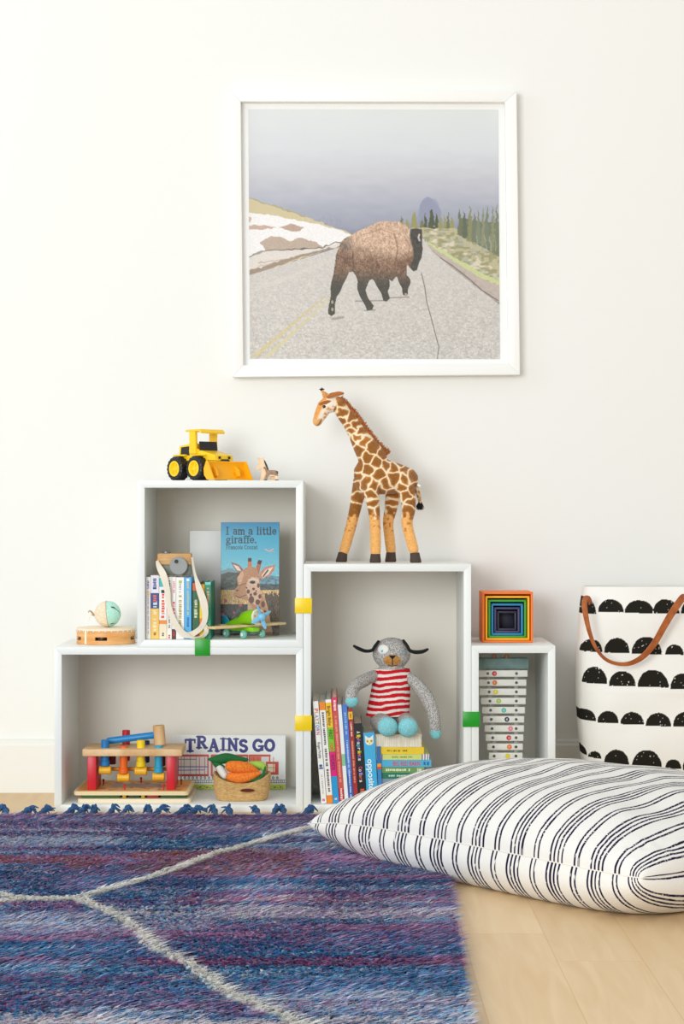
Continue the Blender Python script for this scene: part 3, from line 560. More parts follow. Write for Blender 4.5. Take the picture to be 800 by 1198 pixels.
# --- giraffe cover book
def giraffe_book():
    Y = 4.33; s = Y/F
    x0, x1 = XX(258, Y), XX(326.5, Y); z0 = FA; z1 = ZZ(611, Y)
    t = thing('picture_book', ((x0+x1)/2, Y+.01, z0), 'blue picture book with a giraffe head, lettered I am a little giraffe.', 'book')
    lean = math.radians(3); hgt = (z1-z0)/math.cos(lean); M = Matrix.Translation((x0, Y, z0)) @ Matrix.Rotation(-lean, 4, 'X'); w = x1-x0
    build('pages', MB().add(boxr(.001, w-.001, .0016, .008, .0015, hgt-.0015, .0002), M), PAGES, t)
    build('cover', MB().add(boxr(0, w, 0, .0014, 0, hgt, .0003), M).add(boxr(0, w, .0082, .0095, 0, hgt, .0003), M).add(boxr(0, .0014, 0, .0095, 0, hgt, .0003), M), paint('#8a4a26', .4), t)
    cv = Canvas(145, 697, 82, 1112, 230, 430); Xc, Yc = cv.X, cv.Y
    st = [(82, (28, 132, 178)), (200, (62, 165, 200)), (520, (120, 196, 212))]
    for k in range(3): cv.c[..., k] = np.interp(Yc, [a for a, _ in st], [v[k] for _, v in st])
    n = vnoise(Xc/18, Yc/12, 1); n2 = vnoise(Xc/6, Yc/16, 2); n3 = vnoise(Xc/22, Yc/22, 3)
    cv.poly([(140, 545), (200, 510), (250, 505), (310, 540), (560, 600), (560, 720), (140, 720)], (66, 74, 66)); cv.poly([(140, 530), (215, 500), (290, 520), (300, 545), (215, 535), (140, 560)], (120, 150, 160))
    cv.poly([(510, 590), (600, 565), (700, 575), (700, 720), (510, 720)], (96, 136, 152)); cv.poly([(510, 640), (700, 650), (700, 720), (510, 720)], (78, 86, 88))
    cv.c += (((Yc > 560) & (Yc < 700))*(n-.5)*60)[..., None]
    m = Yc > 700; cv.put(m, (206, 168, 110)); cv.c += (m*(n2-.5)*70)[..., None]
    m = (Yc > 750+90*(n3-.3)) & (Xc < 560); cv.put(m*(Yc > 830)*1., (46, 44, 42)); m = (Xc > 560) & (Yc > 690+80*n2); cv.put(m*.9, (74, 62, 50))
    cv.c += ((Yc > 800)*(n2-.5)*60)[..., None]
    cv.line([(200, 1020), (330, 860)], 14, (70, 110, 80), .7); cv.line([(230, 950), (200, 880)], 10, (70, 110, 80), .6)
    for x, y, r in ((190, 800, 16), (330, 838, 14), (268, 905, 12), (160, 925, 14), (300, 960, 10)): cv.ell(x, y, r, r, (190, 60, 90))
    # giraffe
    tan = (186, 134, 98)
    cv.poly([(470, 700), (560, 760), (600, 900), (640, 1112), (400, 1112), (400, 800)], (200, 160, 130)); 
    cv.poly([(398, 515), (402, 412), (434, 410), (440, 515)], (196, 112, 66)); cv.poly([(465, 545), (495, 435), (535, 430), (505, 560)], (176, 104, 70)); cv.poly([(400, 440), (402, 408), (434, 406), (436, 440)], (74, 32, 30)); cv.poly([(488, 458), (500, 426), (537, 430), (520, 470)], (60, 34, 34))
    cv.poly([(236, 440), (262, 452), (318, 470), (352, 508), (360, 540), (320, 545), (275, 510)], (150, 96, 78)); cv.poly([(258, 465), (312, 485), (338, 528), (300, 522)], (236, 214, 200))
    cv.poly([(500, 590), (520, 530), (570, 490), (662, 468), (650, 520), (610, 570), (540, 600)], (196, 130, 100)); cv.poly([(530, 570), (570, 515), (640, 488), (600, 555), (545, 590)], (238, 214, 200)); cv.line([(548, 575), (590, 520)], 14, (80, 56, 44))
    cv.poly([(370, 505), (420, 480), (480, 500), (505, 560), (512, 640), (520, 720), (560, 790), (590, 900), (450, 880), (410, 800), (370, 790), (300, 775), (268, 745), (272, 700), (310, 660), (300, 640), (298, 590), (330, 540)], tan)
    cv.poly([(395, 620), (440, 580), (505, 590), (515, 690), (530, 780), (470, 840), (410, 790), (380, 700)], (216, 176, 150))
    for x, y, rx, ry in ((405, 715, 16, 20), (455, 690, 14, 12), (470, 735, 18, 16), (430, 745, 12, 14), (435, 790, 26, 34), (500, 660, 12, 22), (515, 760, 14, 22), (495, 810, 22, 24), (545, 830, 18, 30), (500, 880, 24, 30), (560, 920, 24, 34), (480, 710, 8, 8), (388, 680, 8, 8)): cv.ell(x, y, rx, ry, (104, 62, 44))
    cv.poly([(300, 590), (330, 550), (350, 520), (360, 560), (340, 640), (320, 650)], (214, 168, 136)); cv.ell(445, 630, 26, 15, (34, 40, 38)); cv.line([(410, 608), (450, 600), (495, 615)], 12, (236, 206, 190)); cv.line([(415, 645), (480, 652)], 8, (226, 190, 170))
    cv.ell(300, 705, 12, 8, (84, 54, 44)); cv.line([(285, 755), (330, 770), (380, 745)], 7, (110, 70, 54)); cv.line([(320, 660), (380, 640)], 8, (140, 94, 70))
    cv.line([(565, 328), (605, 348), (640, 324)], 9, (236, 170, 160)); cv.line([(605, 348), (655, 350)], 5, (236, 150, 150)); cv.c += ((Yc > 430)*(vnoise(Xc/5, Yc/5, 7)-.5)*34)[..., None]
    cv.c[Yc > 1085] *= .7
    ink = (24, 26, 30)
    ctext(cv, 'I am a little', 188, 192, 66, 11, ink, xs=1.06); ctext(cv, 'giraffe.', 192, 270, 66, 11, ink, xs=1.1); ctext(cv, 'François Crozat', 192, 326, 34, 5, ink, xs=.98)
    cv.c = np.clip(cv.c, 0, 255)
    o = M @ Vector((.0004, -.0002, hgt-.0004)); cv.sheet('cover_picture', o, (M @ Vector((w-.0004, -.0002, hgt-.0004)))-o, (M @ Vector((.0004, -.0002, .0004)))-o, PRINTG, t)
    # blank pale board behind
    Y = 4.40; M = Matrix.Translation((XX(222, Y), Y-.020, z0)) @ Matrix.Rotation(-math.radians(2), 4, 'X'); w = .165; h = ZZ(621, Y)-z0
    t = thing('board_book', (XX(222, Y)+w/2, Y, z0), 'plain pale grey book standing behind the giraffe book', 'book')
    build('cover', MB().add(boxr(0, w, 0, .0015, 0, h, .0004), M).add(boxr(0, w, .0115, .013, 0, h, .0004), M).add(boxr(0, .0015, 0, .013, 0, h, .0004), M), paint('#e9eae8', .5), t)
    build('pages', MB().add(boxr(.0016, w-.002, .0016, .0114, .002, h-.002, .0002), M), PAGES, t)
giraffe_book()
def trains_book():
    Y = 4.405; s = Y/F; x0, x1 = XX(201, Y), XX(334, Y); z0 = FB; z1 = ZZ(860.5, Y); w = x1-x0
    t = thing('train_book', ((x0+x1)/2, Y, z0), 'wide white board book lettered TRAINS GO with a red train', 'book')
    M = Matrix.Translation((x0, Y, z0)) @ Matrix.Rotation(-math.radians(2), 4, 'X'); h = (z1-z0)
    build('pages', MB().add(boxr(.001, w-.001, .0012, .0118, .001, h-.001, .0004), M), paint('#efece4', .6), t)
    build('cover', MB().add(boxr(0, w, 0, .0011, 0, h, .0004), M).add(boxr(0, w, .012, .013, 0, h, .0004), M).add(boxr(0, .0012, 0, .013, 0, h, .0004), M), paint('#f3f4f0', .4), t)
    cv = Canvas(33, 767, 55, 412, 440, 214); cv.c[:] = (240, 242, 240); Xc, Yc = cv.X, cv.Y
    red = (206, 84, 70); ink = (70, 70, 84)
    cv.poly([(70, 190), (665, 190), (665, 320), (70, 320)], (232, 226, 222)); 
    for x0_, x1_, f in ((70, 265, 0), (290, 520, 1), (535, 665, 1)):
        cv.line([(x0_, 188), (x1_, 188)], 14, red); cv.line([(x0_, 318), (x1_, 318)], 15, (176, 58, 56)); cv.line([(x0_, 190), (x0_, 318)], 12, red); cv.line([(x1_, 190), (x1_, 318)], 8, red)
    cv.poly([(535, 190), (610, 190), (610, 225), (535, 225)], (226, 120, 104)); cv.poly([(640, 228), (722, 228), (722, 316), (640, 316)], red); cv.poly([(652, 244), (700, 244), (700, 298), (652, 298)], (240, 226, 200)); cv.line([(655, 268), (700, 268)], 5, (200, 150, 60))
    cv.line([(75, 262), (265, 262)], 7, (84, 104, 176)); cv.line([(75, 285), (240, 283)], 5, (84, 104, 176)); cv.line([(75, 212), (190, 212)], 4, ink)
    for x in (92, 110, 150, 188): cv.line([(x, 196), (x, 312)], 3, (120, 110, 120))
    for x in (210, 245, 290, 320, 560, 590, 690): cv.line([(x, 200), (x, 310)], 5, red, .8)
    for x in range(90, 740, 26): cv.ell(x, 335, 8, 9, (70, 66, 74)); cv.ell(x, 335, 4, 4, (224, 224, 220))
    cv.line([(34, 350), (766, 350)], 3, ink); cv.line([(34, 368), (766, 368)], 3, ink)
    for x in range(40, 770, 12): cv.line([(x, 350), (x-2, 370)], 3.5, (96, 94, 104))
    cv.poly([(30, 378), (770, 378), (770, 415), (30, 415)], (196, 208, 84)); nn = vnoise(Xc/6, Yc/5, 4)
    cv.put(((Yc > 385) & (nn > .66))*.8, (110, 150, 50))
    for x in (215, 260, 700, 735): cv.ell(x, 398, 5, 5, (120, 60, 90))
    navy = (54, 58, 124)
    ctext(cv, 'TRAINS', 116, 158, 74, 18, navy, xs=1.15, jit=[0, -22, 0, -8, -6, 2]); ctext(cv, 'GO', 556, 156, 72, 18, navy, xs=1.08)
    n = (navy, )
    cv.c = np.clip(cv.c, 0, 255); o = M @ Vector((.0004, -.0002, h-.0004)); cv.sheet('cover_picture', o, (M @ Vector((w-.0004, -.0002, h-.0004)))-o, (M @ Vector((.0004, -.0002, .0004)))-o, PRINTG, t)
trains_book()

# ================================================================== STRIPED FLOOR CUSHION
def cushion():
    c0 = np.array((-.064, 3.645)); c1 = np.array((.463, 2.988)); e = c1-c0; Lu = np.linalg.norm(e); e = e/Lu; n = np.array((-e[1], e[0])); Lv = .70
    nu, nv = 240, 180
    # finer sampling towards the edges
    uu = np.sin(np.linspace(-1, 1, nu)*PI/2*.985)/math.sin(PI/2*.985); vv = np.sin(np.linspace(-1, 1, nv)*PI/2*.985)/math.sin(PI/2*.985)
    U, V = np.meshgrid(uu, vv, indexing='ij')
    zs = .077-.017*np.clip(-U, 0, 1)**5
    U2 = U*(1-.03*(1-V**2)); V2 = V*(1-.035*(1-U**2))
    # left near corner stays pointed, the right near corner is stuffed and blunt
    blunt = np.clip(U, 0, 1)**6*np.clip(-V, 0, 1)**6
    U2 = U2-blunt*.05; V2 = V2+blunt*.05
    t = ((1-np.abs(U)**2.3)*(1-np.abs(V)**2.3)); t = np.clip(t, 0, 1)
    nz = (vnoise(U*3+9, V*4+5, 21)-.5)*.012+(vnoise(U*9+9, V*5+5, 22)-.5)*.004
    top = zs+.114*t**.40*(1-.35*np.clip(V+.1, 0, 1))+nz*np.clip(t*3, 0, 1); tb = np.clip(t*4.2, 0, 1); bot = zs*(1-np.sqrt(np.clip(1-(1-tb)**2, 0, 1)))
    edge = (1-np.clip(t*6, 0, 1)); wr = (vnoise(U*26+40, V*26+40, 23)-.5)*.007*np.clip(t*14, 0, 1)*edge
    top += wr; bot = np.maximum(bot+np.abs(wr)*.3*(tb < .9), .0012)
    # stuffed sides bulge a little past the seam underneath
    px = (U2*.5+.5)*Lu; py = (V2*.5+.5)*Lv
    bul = np.sin(np.clip((zs-bot)/zs, 0, 1)*PI)*.010
    vs = []; st = []; fs = []
    du = np.hypot(np.diff(px[:, nv//2]), np.diff(top[:, nv//2])); s = np.concatenate([[0], np.cumsum(du)])
    S = np.repeat(s[:, None], nv, 1); S = S+(vnoise(U*2+3, V*3+7, 25)-.5)*.006
    for side, Z in ((0, top), (1, bot)):
        qx, qy = px.copy(), py.copy()
        if side: qx += np.sign(U)*bul*np.abs(U)**8; qy += np.sign(V)*bul*np.abs(V)**8
        W = c0[None, None]+qx[..., None]*e+qy[..., None]*n
        vs.append(np.concatenate([W, Z[..., None]], -1).reshape(-1, 3)); st.append(np.stack([S+side*.004, V*.35, V*0+side], -1).reshape(-1, 3))
        i = np.arange(nu*nv).reshape(nu, nv)+side*nu*nv; q = np.stack([i[:-1, :-1], i[1:, :-1], i[1:, 1:], i[:-1, 1:]], -1).reshape(-1, 4)
        fs += (q if not side else q[:, ::-1]).tolist()
    V_ = np.concatenate(vs); mb = MB(); mb.v = V_.tolist(); mb.f = fs; mb.m = [0]*len(fs)
    m = bpy.data.materials.new('ticking_stripe_cotton'); m.use_nodes = True; N = m.node_tree.nodes; L = m.node_tree.links; b = N['Principled BSDF']; b.inputs['Roughness'].default_value = .95; b.inputs['Specular IOR Level'].default_value = .15
    a = N.new('ShaderNodeAttribute'); a.attribute_name = 'cloth'; sp = N.new('ShaderNodeSeparateXYZ'); L.new(a.outputs['Vector'], sp.inputs[0])
    def M(op, x, y=None, clampit=False):
        k = N.new('ShaderNodeMath'); k.operation = op; k.use_clamp = clampit
        for i_, v in enumerate((x, y)):
            if v is None: continue
            if hasattr(v, 'links'): L.new(v, k.inputs[i_])
            else: k.inputs[i_].default_value = v
        return k.outputs[0]
    ns = N.new('ShaderNodeTexNoise'); mp = N.new('ShaderNodeMapping'); mp.inputs['Scale'].default_value = (60, 320, 5); L.new(a.outputs['Vector'], mp.inputs[0]); L.new(mp.outputs[0], ns.inputs['Vector']); ns.inputs['Scale'].default_value = 1; ns.inputs['Detail'].default_value = 2
    x = M('FRACT', M('ADD', M('MULTIPLY', sp.outputs[0], 1/.0935), .35)); x = M('ADD', x, M('MULTIPLY', M('SUBTRACT', ns.outputs['Fac'], .5), .016))
    tot = None
    n3 = N.new('ShaderNodeTexNoise'); mp3 = N.new('ShaderNodeMapping'); mp3.inputs['Scale'].default_value = (160, 30, 5); L.new(a.outputs['Vector'], mp3.inputs[0]); L.new(mp3.outputs[0], n3.inputs['Vector']); n3.inputs['Scale'].default_value = 1
    wd = M('ADD', M('MULTIPLY', n3.outputs['Fac'], .036), .010)
    for c in (.06, .16, .465, .56, .655, .75):
        d = M('ABSOLUTE', M('SUBTRACT', x, c)); l = M('MULTIPLY', M('SUBTRACT', wd, d), 90, True); tot = l if tot is None else M('MAXIMUM', tot, l)
    # woven slub breaks
    n4 = N.new('ShaderNodeTexNoise'); mp4 = N.new('ShaderNodeMapping'); mp4.inputs['Scale'].default_value = (250, 520, 5); L.new(a.outputs['Vector'], mp4.inputs[0]); L.new(mp4.outputs[0], n4.inputs['Vector']); n4.inputs['Scale'].default_value = 1; n4.inputs['Detail'].default_value = 0
    tot = M('MULTIPLY', tot, M('MULTIPLY', M('SUBTRACT', .77, n4.outputs['Fac']), 9, True))
    mx = N.new('ShaderNodeMix'); mx.data_type = 'RGBA'; mx.inputs[6].default_value = (*lin('#e9e7e2'), 1); mx.inputs[7].default_value = (*lin('#1e1638'), 1); L.new(tot, mx.inputs[0]); L.new(mx.outputs[2], b.inputs['Base Color'])
    bp = N.new('ShaderNodeBump'); bp.inputs['Strength'].default_value = .5; bp.inputs['Distance'].default_value = .0012; L.new(n4.outputs['Fac'], bp.inputs['Height']); L.new(bp.outputs[0], b.inputs['Normal'])
    ctr = (float(V_[:, 0].mean()), float(V_[:, 1].mean()), 0)
    t_ = thing('floor_cushion', ctr, 'big white floor cushion with thin dark stripes lying half on the rug', 'cushion')
    o = build('cushion_cover', mb, m, t_, ang=180)
    at = o.data.attributes.new('cloth', 'FLOAT_VECTOR', 'POINT'); at.data.foreach_set('vector', np.concatenate(st).astype(np.float32).ravel())
    # stitched seam round the edge
    G = vs[0].reshape(nu, nv, 3); loop = list(G[::6, 0])+list(G[-1, ::6])+list(G[::-6, -1])+list(G[0, ::-6])
    build('seam', MB().add(tube([tuple(p) for p in loop], .0011, n=6, per=1)), mat('seam_thread', '#e6e1d8', .9), t_)
cushion()

# ================================================================== CANVAS STORAGE BAG
def bag():
    yc = 4.335; Yf = 4.24
    lx = [(0, .548), (.04, .5445), (.1, .532), (.16, .5265), (.22, .522), (.30, .5215), (.38, .5245), (.44, .530), (.478, .5355)]
    nz_, na = 330, 760; z = np.linspace(0, .4785, nz_); left = np.interp(z, [a for a, _ in lx], [b for _, b in lx])
    right = .845+(z-.2)*.03; cx = (left+right)/2; hw = (right-left)/2; hd = np.interp(z, [0, .05, .25, .42, .4785], [.085, .10, .098, .07, .052])
    a = np.linspace(0, 2*PI, na, endpoint=False); ca, sa = np.cos(a), np.sin(a); p = 2/3.4
    ad = np.linspace(0, 2*PI, 20001); xd = np.sign(np.cos(ad))*np.abs(np.cos(ad))**p; yd = np.sign(np.sin(ad))*np.abs(np.sin(ad))**p
    cl = np.concatenate([[0], np.cumsum(np.hypot(np.diff(xd)*.16, np.diff(yd)*.09))]); si = np.linspace(0, cl[-1], na, endpoint=False); sxp = np.interp(si, cl, xd); syp = np.interp(si, cl, yd)
    X = cx[:, None]+hw[:, None]*sxp; Y = yc+hd[:, None]*syp; Z = np.repeat(z[:, None], na, 1)
    wv = (vnoise(X*14+30, Z*10+30, 31)-.5)*.012+(vnoise(X*5+30, Z*30, 32)-.5)*.004; Y = Y+wv*(np.abs(syp) > .5)*np.sign(syp); Y = np.minimum(Y, YW-.02)
    Z = Z+(Z > .47)*(vnoise(X*10+5, Y*0+3, 33)-.5)*.004*0
    V = np.stack([X, Y, Z], -1); inn = V.copy(); inn = inn[::-1]; cc = np.stack([np.repeat(cx[::-1, None], na, 1), np.full((nz_, na), yc), inn[..., 2]], -1)
    k = slice(0, 60); inn2 = inn[k][::12].copy(); cc2 = cc[k][::12]; dirv = inn2[..., :2]-cc2[..., :2]; inn2[..., :2] = cc2[..., :2]+dirv*.975
    full = np.concatenate([V, inn2], 0); R = full.shape[0]
    i = np.arange(R*na).reshape(R, na); j = np.roll(i, -1, 1); f = np.stack([i[:-1], j[:-1], j[1:], i[1:]], -1).reshape(-1, 4).tolist()
    f.append(list(range(na-1, -1, -1))); f.append([int(q) for q in i[-1]])
    mb = MB(); mb.v = full.reshape(-1, 3).tolist(); mb.f = f; mb.m = [0]*len(f)
    t = thing('storage_bag', (.69, yc, 0), 'white canvas storage bag printed with rows of black half circles, against the wall', 'bag')
    m = mat('printed_canvas', '#ffffff', .95, attr='Col', bump=(900, .25, .0008), spec=.1)
    o = build('canvas_body', mb, m, t, ang=60)
    W = worldv(o); pxx = 400+W[:, 0]*F/Yf; pyy = 599+(H-W[:, 2])*F/Yf
    col = np.tile(tlin((244, 242, 236)), (len(W), 1)); D = np.zeros(len(W), bool)
    rows = [[(672, 699.6, 699, 719), (702, 731.5, 702, 717), (732.5, 767, 703, 718), (766, 797, 702, 718.5), (799, 828, 703, 719), (830, 858, 704, 720)],
            [(655, 681.5, 745, 762), (682, 706, 749, 763.5), (708, 737.5, 747, 764.5), (740, 775, 745.5, 766), (779, 801, 754.5, 766.5), (803, 834, 750, 767), (836, 862, 751, 768)],
            [(656, 680.5, 781, 800), (683.5, 711, 781, 800.5), (713, 744, 785.5, 803), (746, 782, 784, 804), (784, 812, 788, 806), (814, 846, 787, 807)],
            [(674, 698, 831, 844.5), (699.5, 723.5, 832, 846), (725.5, 753, 833, 847.5), (755, 785, 834, 849.5), (787, 815, 833, 850), (817, 846, 834, 851)],
            [(664, 689, 872, 886), (690, 704, 880, 888), (707, 735, 877, 894), (738, 773.5, 877, 899), (777.5, 796.5, 888, 899.5), (798, 826, 880, 901)]]
    wob = (vnoise(pxx/3, pyy/3, 41)-.5)*1.6
    for r in rows:
        for a_, b_, tp, bs in r:
            cx_, rx, h = (a_+b_)/2, (b_-a_)/2, bs-tp
            D |= (np.abs((pxx-cx_)/rx)**2.1+np.abs((bs-pyy)/h)**2.1 < 1+wob*.05) & (pyy < bs+wob*.25+(pxx-cx_)*.02)
    fleck = (vnoise(pxx/1.0, pyy/1.0, 42) > .955) | ((vnoise(pxx/2.0, pyy/2.0, 43) > .955))
    side = (W[:, 1] > yc+.0)
    D &= ~fleck
    col[D] = tlin((38, 36, 30)); setcol(o, col)
    lea = mat('tan_leather', '#a85a26', .45, var=(60, '#9a4e20', '#b8682f'))
    hp = [(690.5, 706), (688.5, 700.5), (685, 700), (683.5, 707), (685.5, 722), (690, 741), (697, 758), (708, 771), (722, 776.5), (737, 776), (752, 768), (765, 753), (776, 734), (786, 717), (797, 701), (800.5, 699)]
    hwid = [2.4, 2.4, 2.6, 2.7, 2.5, 2.0, 1.5, 1.6, 2.0, 2.6, 3.3, 3.7, 4.0, 4.2, 4.3, 4.3]
    Yh = [4.245, 4.238, 4.23, 4.225, 4.22, 4.218, 4.215, 4.213, 4.212, 4.212, 4.213, 4.215, 4.218, 4.222, 4.228, 4.236]
    path = [P(x, y, Y_) for (x, y), Y_ in zip(hp, Yh)]; side = []
    for q in range(len(hp)):
        d = np.array(hp[min(q+1, len(hp)-1)])-np.array(hp[max(q-1, 0)]); nrm = Vector((-d[1], 0, -d[0])).normalized(); 
        side.append(nrm+Vector((0, (.9 if q < 8 else .25), 0)))
    build('leather_handle', MB().add(ribbon(path, [h*Yf/F*(1.3 if q < 8 else 1) for q, h in enumerate(hwid)], side, .0026)), lea, t, ang=50)
    pb_ = [P(x, y, 4.42) for x, y in ((704, 690), (722, 684), (745, 682), (768, 684), (786, 690))]
bag()

# ================================================================== SHAGGY RUG
def rug():
    xl = -1.15; edge = lambda Y: .159+.026*(Y-2.454); yn, yf = 2.15, 4.055
    t = thing('shag_rug', (-.4, 3.1, 0), 'blue and purple shaggy wool rug with wandering ivory lines on the floor', 'rug')
    mb = MB(); mb.add(([(xl, yn, .001), (edge(yn)-.004, yn, .001), (edge(yf)-.004, yf-.005, .001), (xl, yf-.005, .001), (xl, yn, .008), (edge(yn)-.004, yn, .008), (edge(yf)-.004, yf-.005, .008), (xl, yf-.005, .008)],
                       [(3, 2, 1, 0), (4, 5, 6, 7), (0, 1, 5, 4), (1, 2, 6, 5), (2, 3, 7, 6), (3, 0, 4, 7)]))
    build('woven_backing', mb, mat('rug_backing', '#33406e', .95), t)
    rs = np.random.RandomState(5); n = 270000
    y = yn+(yf-yn)*rs.rand(n)**.85; x = xl+(edge(y)-xl)*rs.rand(n)
    h = .008+.006*rs.rand(n); far = (y-2.4)/1.65
    # value fields stretched along the weft
    wob = (vnoise(x*5+20, y*6, 60)-.5)*.05
    A = vnoise(x*2.2+10, (y+wob)*34, 51)*.55+vnoise(x*6+10, (y+wob)*80, 52)*.45
    B = vnoise(x*1.3+30, (y+wob)*22, 53)*.6+vnoise(x*9, y*60, 54)*.4
    C = vnoise(x*1.6+3, (y+wob)*14, 55)
    pal = np.array([(30, 84, 150), (36, 122, 192), (90, 156, 212), (110, 70, 132), (150, 62, 116), (170, 120, 176), (196, 184, 218), (232, 222, 228), (150, 84, 66), (34, 48, 96)], float)
    k = np.zeros(n, int); r = rs.rand(n); Aj = A+(rs.rand(n)-.5)*.42; Bj = B+(rs.rand(n)-.5)*.36
    k[:] = 1; k[Aj < .40] = 0; k[Aj > .60] = 2; k[(Bj > .53)] = 3; k[(Bj > .59)] = 4; k[(Bj > .63)] = 5; k[(Bj < .36)] = 6; k[(Bj < .28)] = 7; k[(Aj < .30) & (Bj < .5)] = 9
    yi = 599+H*F/y; xi = 400+x*F/y
    def band(y0, y1, x0, x1, kk, pr):
        m = (yi > y0+(C-.5)*14) & (yi < y1+(C-.5)*14) & (xi > x0+60*(A-.5)) & (xi < x1+60*(A-.5)) & (rs.rand(n) < pr); k[m] = rs.choice(kk, m.sum())
    band(950, 985, -900, 600, [3, 5, 0, 4], .5); band(982, 998, -600, 130, [6, 2, 7], .8); band(990, 1000, 130, 300, [0, 1], .5)
    band(1012, 1026, -500, 115, [8, 4], .6); band(1006, 1032, 150, 345, [8, 8, 4, 3], .62); band(1002, 1012, 300, 520, [6, 5, 2], .5)
    band(1034, 1062, -900, 520, [0, 1, 9], .55); band(1068, 1088, 240, 560, [6, 7, 7, 5], .78); band(1074, 1100, -400, 250, [6, 7, 2, 6], .68); band(1046, 1056, 120, 520, [6, 2, 7], .5)
    band(1054, 1066, 200, 540, [3, 4], .5); band(1104, 1112, 200, 560, [3, 0], .6); band(1126, 1140, 150, 560, [4, 3], .68); band(1140, 1172, -800, 560, [0, 1, 2], .55); band(1112, 1130, -500, 540, [1, 0], .5)
    band(1172, 1200, 280, 560, [6, 7, 2], .7); band(1150, 1165, -300, 200, [3, 0, 4], .5); band(1170, 1190, -300, 260, [5, 3, 0], .5)
    col = pal[k]*(1+(rs.rand(n, 1)-.5)*.4)+rs.randn(n, 3)*9
    # ivory lines, laid out on the floor plane
    def fl(px, py): Y = (H-.012)*F/(py-599); return ((px-400)*Y/F, Y)
    lines = [[(-160, 1036), (-60, 1050), (0, 1047), (22, 1053), (88, 1053), (120, 1043), (150, 1035), (185, 1023), (215, 1013), (250, 1000), (290, 989), (325, 979), (362, 970)],
             [(88, 1053), (115, 1063), (145, 1078), (160, 1095), (178, 1112), (212, 1125), (236, 1139), (252, 1158), (275, 1170), (305, 1180), (340, 1196), (380, 1215), (430, 1240)], [(-160, 1072), (-40, 1062), (0, 1056), (30, 1052)]]
    wx = x+(vnoise(x*40, y*40, 71)-.5)*.006; wy = y+(vnoise(x*30+9, y*30, 72)-.5)*.012; line = np.zeros(n, bool)
    for ln in lines:
        q = [fl(*p) for p in ln]
        for (x1, y1), (x2, y2) in zip(q[:-1], q[1:]):
            tt = np.clip(((wx-x1)*(x2-x1)+(wy-y1)*(y2-y1))/((x2-x1)**2+(y2-y1)**2), 0, 1); d = np.hypot((wx-x1-tt*(x2-x1)), (wy-y1-tt*(y2-y1))*.75); line |= d < .0082+.003*rs.rand(n)
    h[line] *= 1.3; col[line] = np.array((250, 246, 236))+rs.randn(line.sum(), 1)*8
    col = 255*(np.clip(col, 12, 250)/255)**.44
    # tufts: three-sided slivers, all leaning roughly the same way
    ang = -PI/2+.85+(vnoise(x*7, y*7, 80)-.5)*1.8+rs.randn(n)*.45; ln_ = h*(1.1+.8*rs.rand(n))
    tip = np.stack([x+np.cos(ang)*ln_, y+np.sin(ang)*ln_, .006+h], -1)
    w = .0015+.0016*rs.rand(n); px, py = -np.sin(ang)*w, np.cos(ang)*w
    b1 = np.stack([x-px, y-py, np.full(n, .006)], -1); b2 = np.stack([x+px, y+py, np.full(n, .006)], -1)
    mid = np.stack([x+np.cos(ang)*ln_*.35, y+np.sin(ang)*ln_*.35, .006+h*.75], -1); m1 = mid-np.stack([px, py, 0*px], -1)*.9; m2 = mid+np.stack([px, py, 0*px], -1)*.9
    V = np.stack([b1, b2, m2, m1, tip], 1).reshape(-1, 3)-np.array(t.location)
    i = np.arange(n)*5; quad = np.stack([i, i+1, i+2, i+3], -1); tri = np.stack([i+3, i+2, i+4], -1)
    me = bpy.data.meshes.new('wool_pile'); me.vertices.add(n*5); me.vertices.foreach_set('co', V.astype(np.float32).ravel())
    li = np.concatenate([quad.ravel(), tri.ravel()]); me.loops.add(len(li)); me.loops.foreach_set('vertex_index', li.astype(np.int32))
    me.polygons.add(2*n); me.polygons.foreach_set('loop_start', np.concatenate([np.arange(n)*4, 4*n+np.arange(n)*3]).astype(np.int32)); me.update(calc_edges=True)
    me.polygons.foreach_set('use_smooth', [True]*(2*n))
    wm = mat('dyed_wool', '#ffffff', .9, attr='Col', spec=.12); wn_ = wm.node_tree.nodes; wl = wm.node_tree.links
    tr_ = wn_.new('ShaderNodeBsdfTranslucent'); at_ = [q for q in wn_ if q.type == 'ATTRIBUTE'][0]; ms_ = wn_.new('ShaderNodeMixShader'); ms_.inputs[0].default_value = .5
    wl.new(at_.outputs['Color'], tr_.inputs['Color']); wl.new(wn_['Principled BSDF'].outputs[0], ms_.inputs[1]); wl.new(tr_.outputs[0], ms_.inputs[2]); wl.new(ms_.outputs[0], wn_['Material Output'].inputs[0])
    me.materials.append(wm)
    o = bpy.data.objects.new('wool_pile', me); COL.objects.link(o); o.parent = t; o['kind'] = 'stuff'; setcol(o, np.repeat(tlin(col), 5, 0))
    wool = mat('tassel_wool', '#274b78', .9, var=(300, '#1b3a66', '#3a6a9a'))
    rr = random.Random(9)
    for px_, ty, sc_, dirx in [(3, 946, 1, -1), (24, 948, 1.2, 1), (45, 951, 1.0, 1), (76, 948, 1.1, 1), (90, 948, 1, 1), (105, 946, 1, .2), (126, 950, .9, .8), (143, 949, .7, 1), (172, 947, 1.0, -.4), (181, 952, .9, 1.2), (207, 952, 1.2, 1.3), (222, 953, 1, 1.4), (250, 949, .9, -.8), (268, 948, 1.1, -.6), (300, 951, .9, -.9), (320, 951, .9, .6), (331, 950, .9, -.3), (357, 948, 1.1, 1)]:
        Y1 = 4.06; Y2 = 4.115+.012*rr.random(); x0 = XX(px_-6*dirx, Y1); x1 = x0+dirx*.014*sc_; mb = MB()
        kp = Vector((x1, Y2, .012)); mb.add(tube([(x0, 4.045, .006), (x0*.6+x1*.4, 4.075, .009), tuple(kp)], [.0045*sc_, .005*sc_, .0055*sc_], n=8))
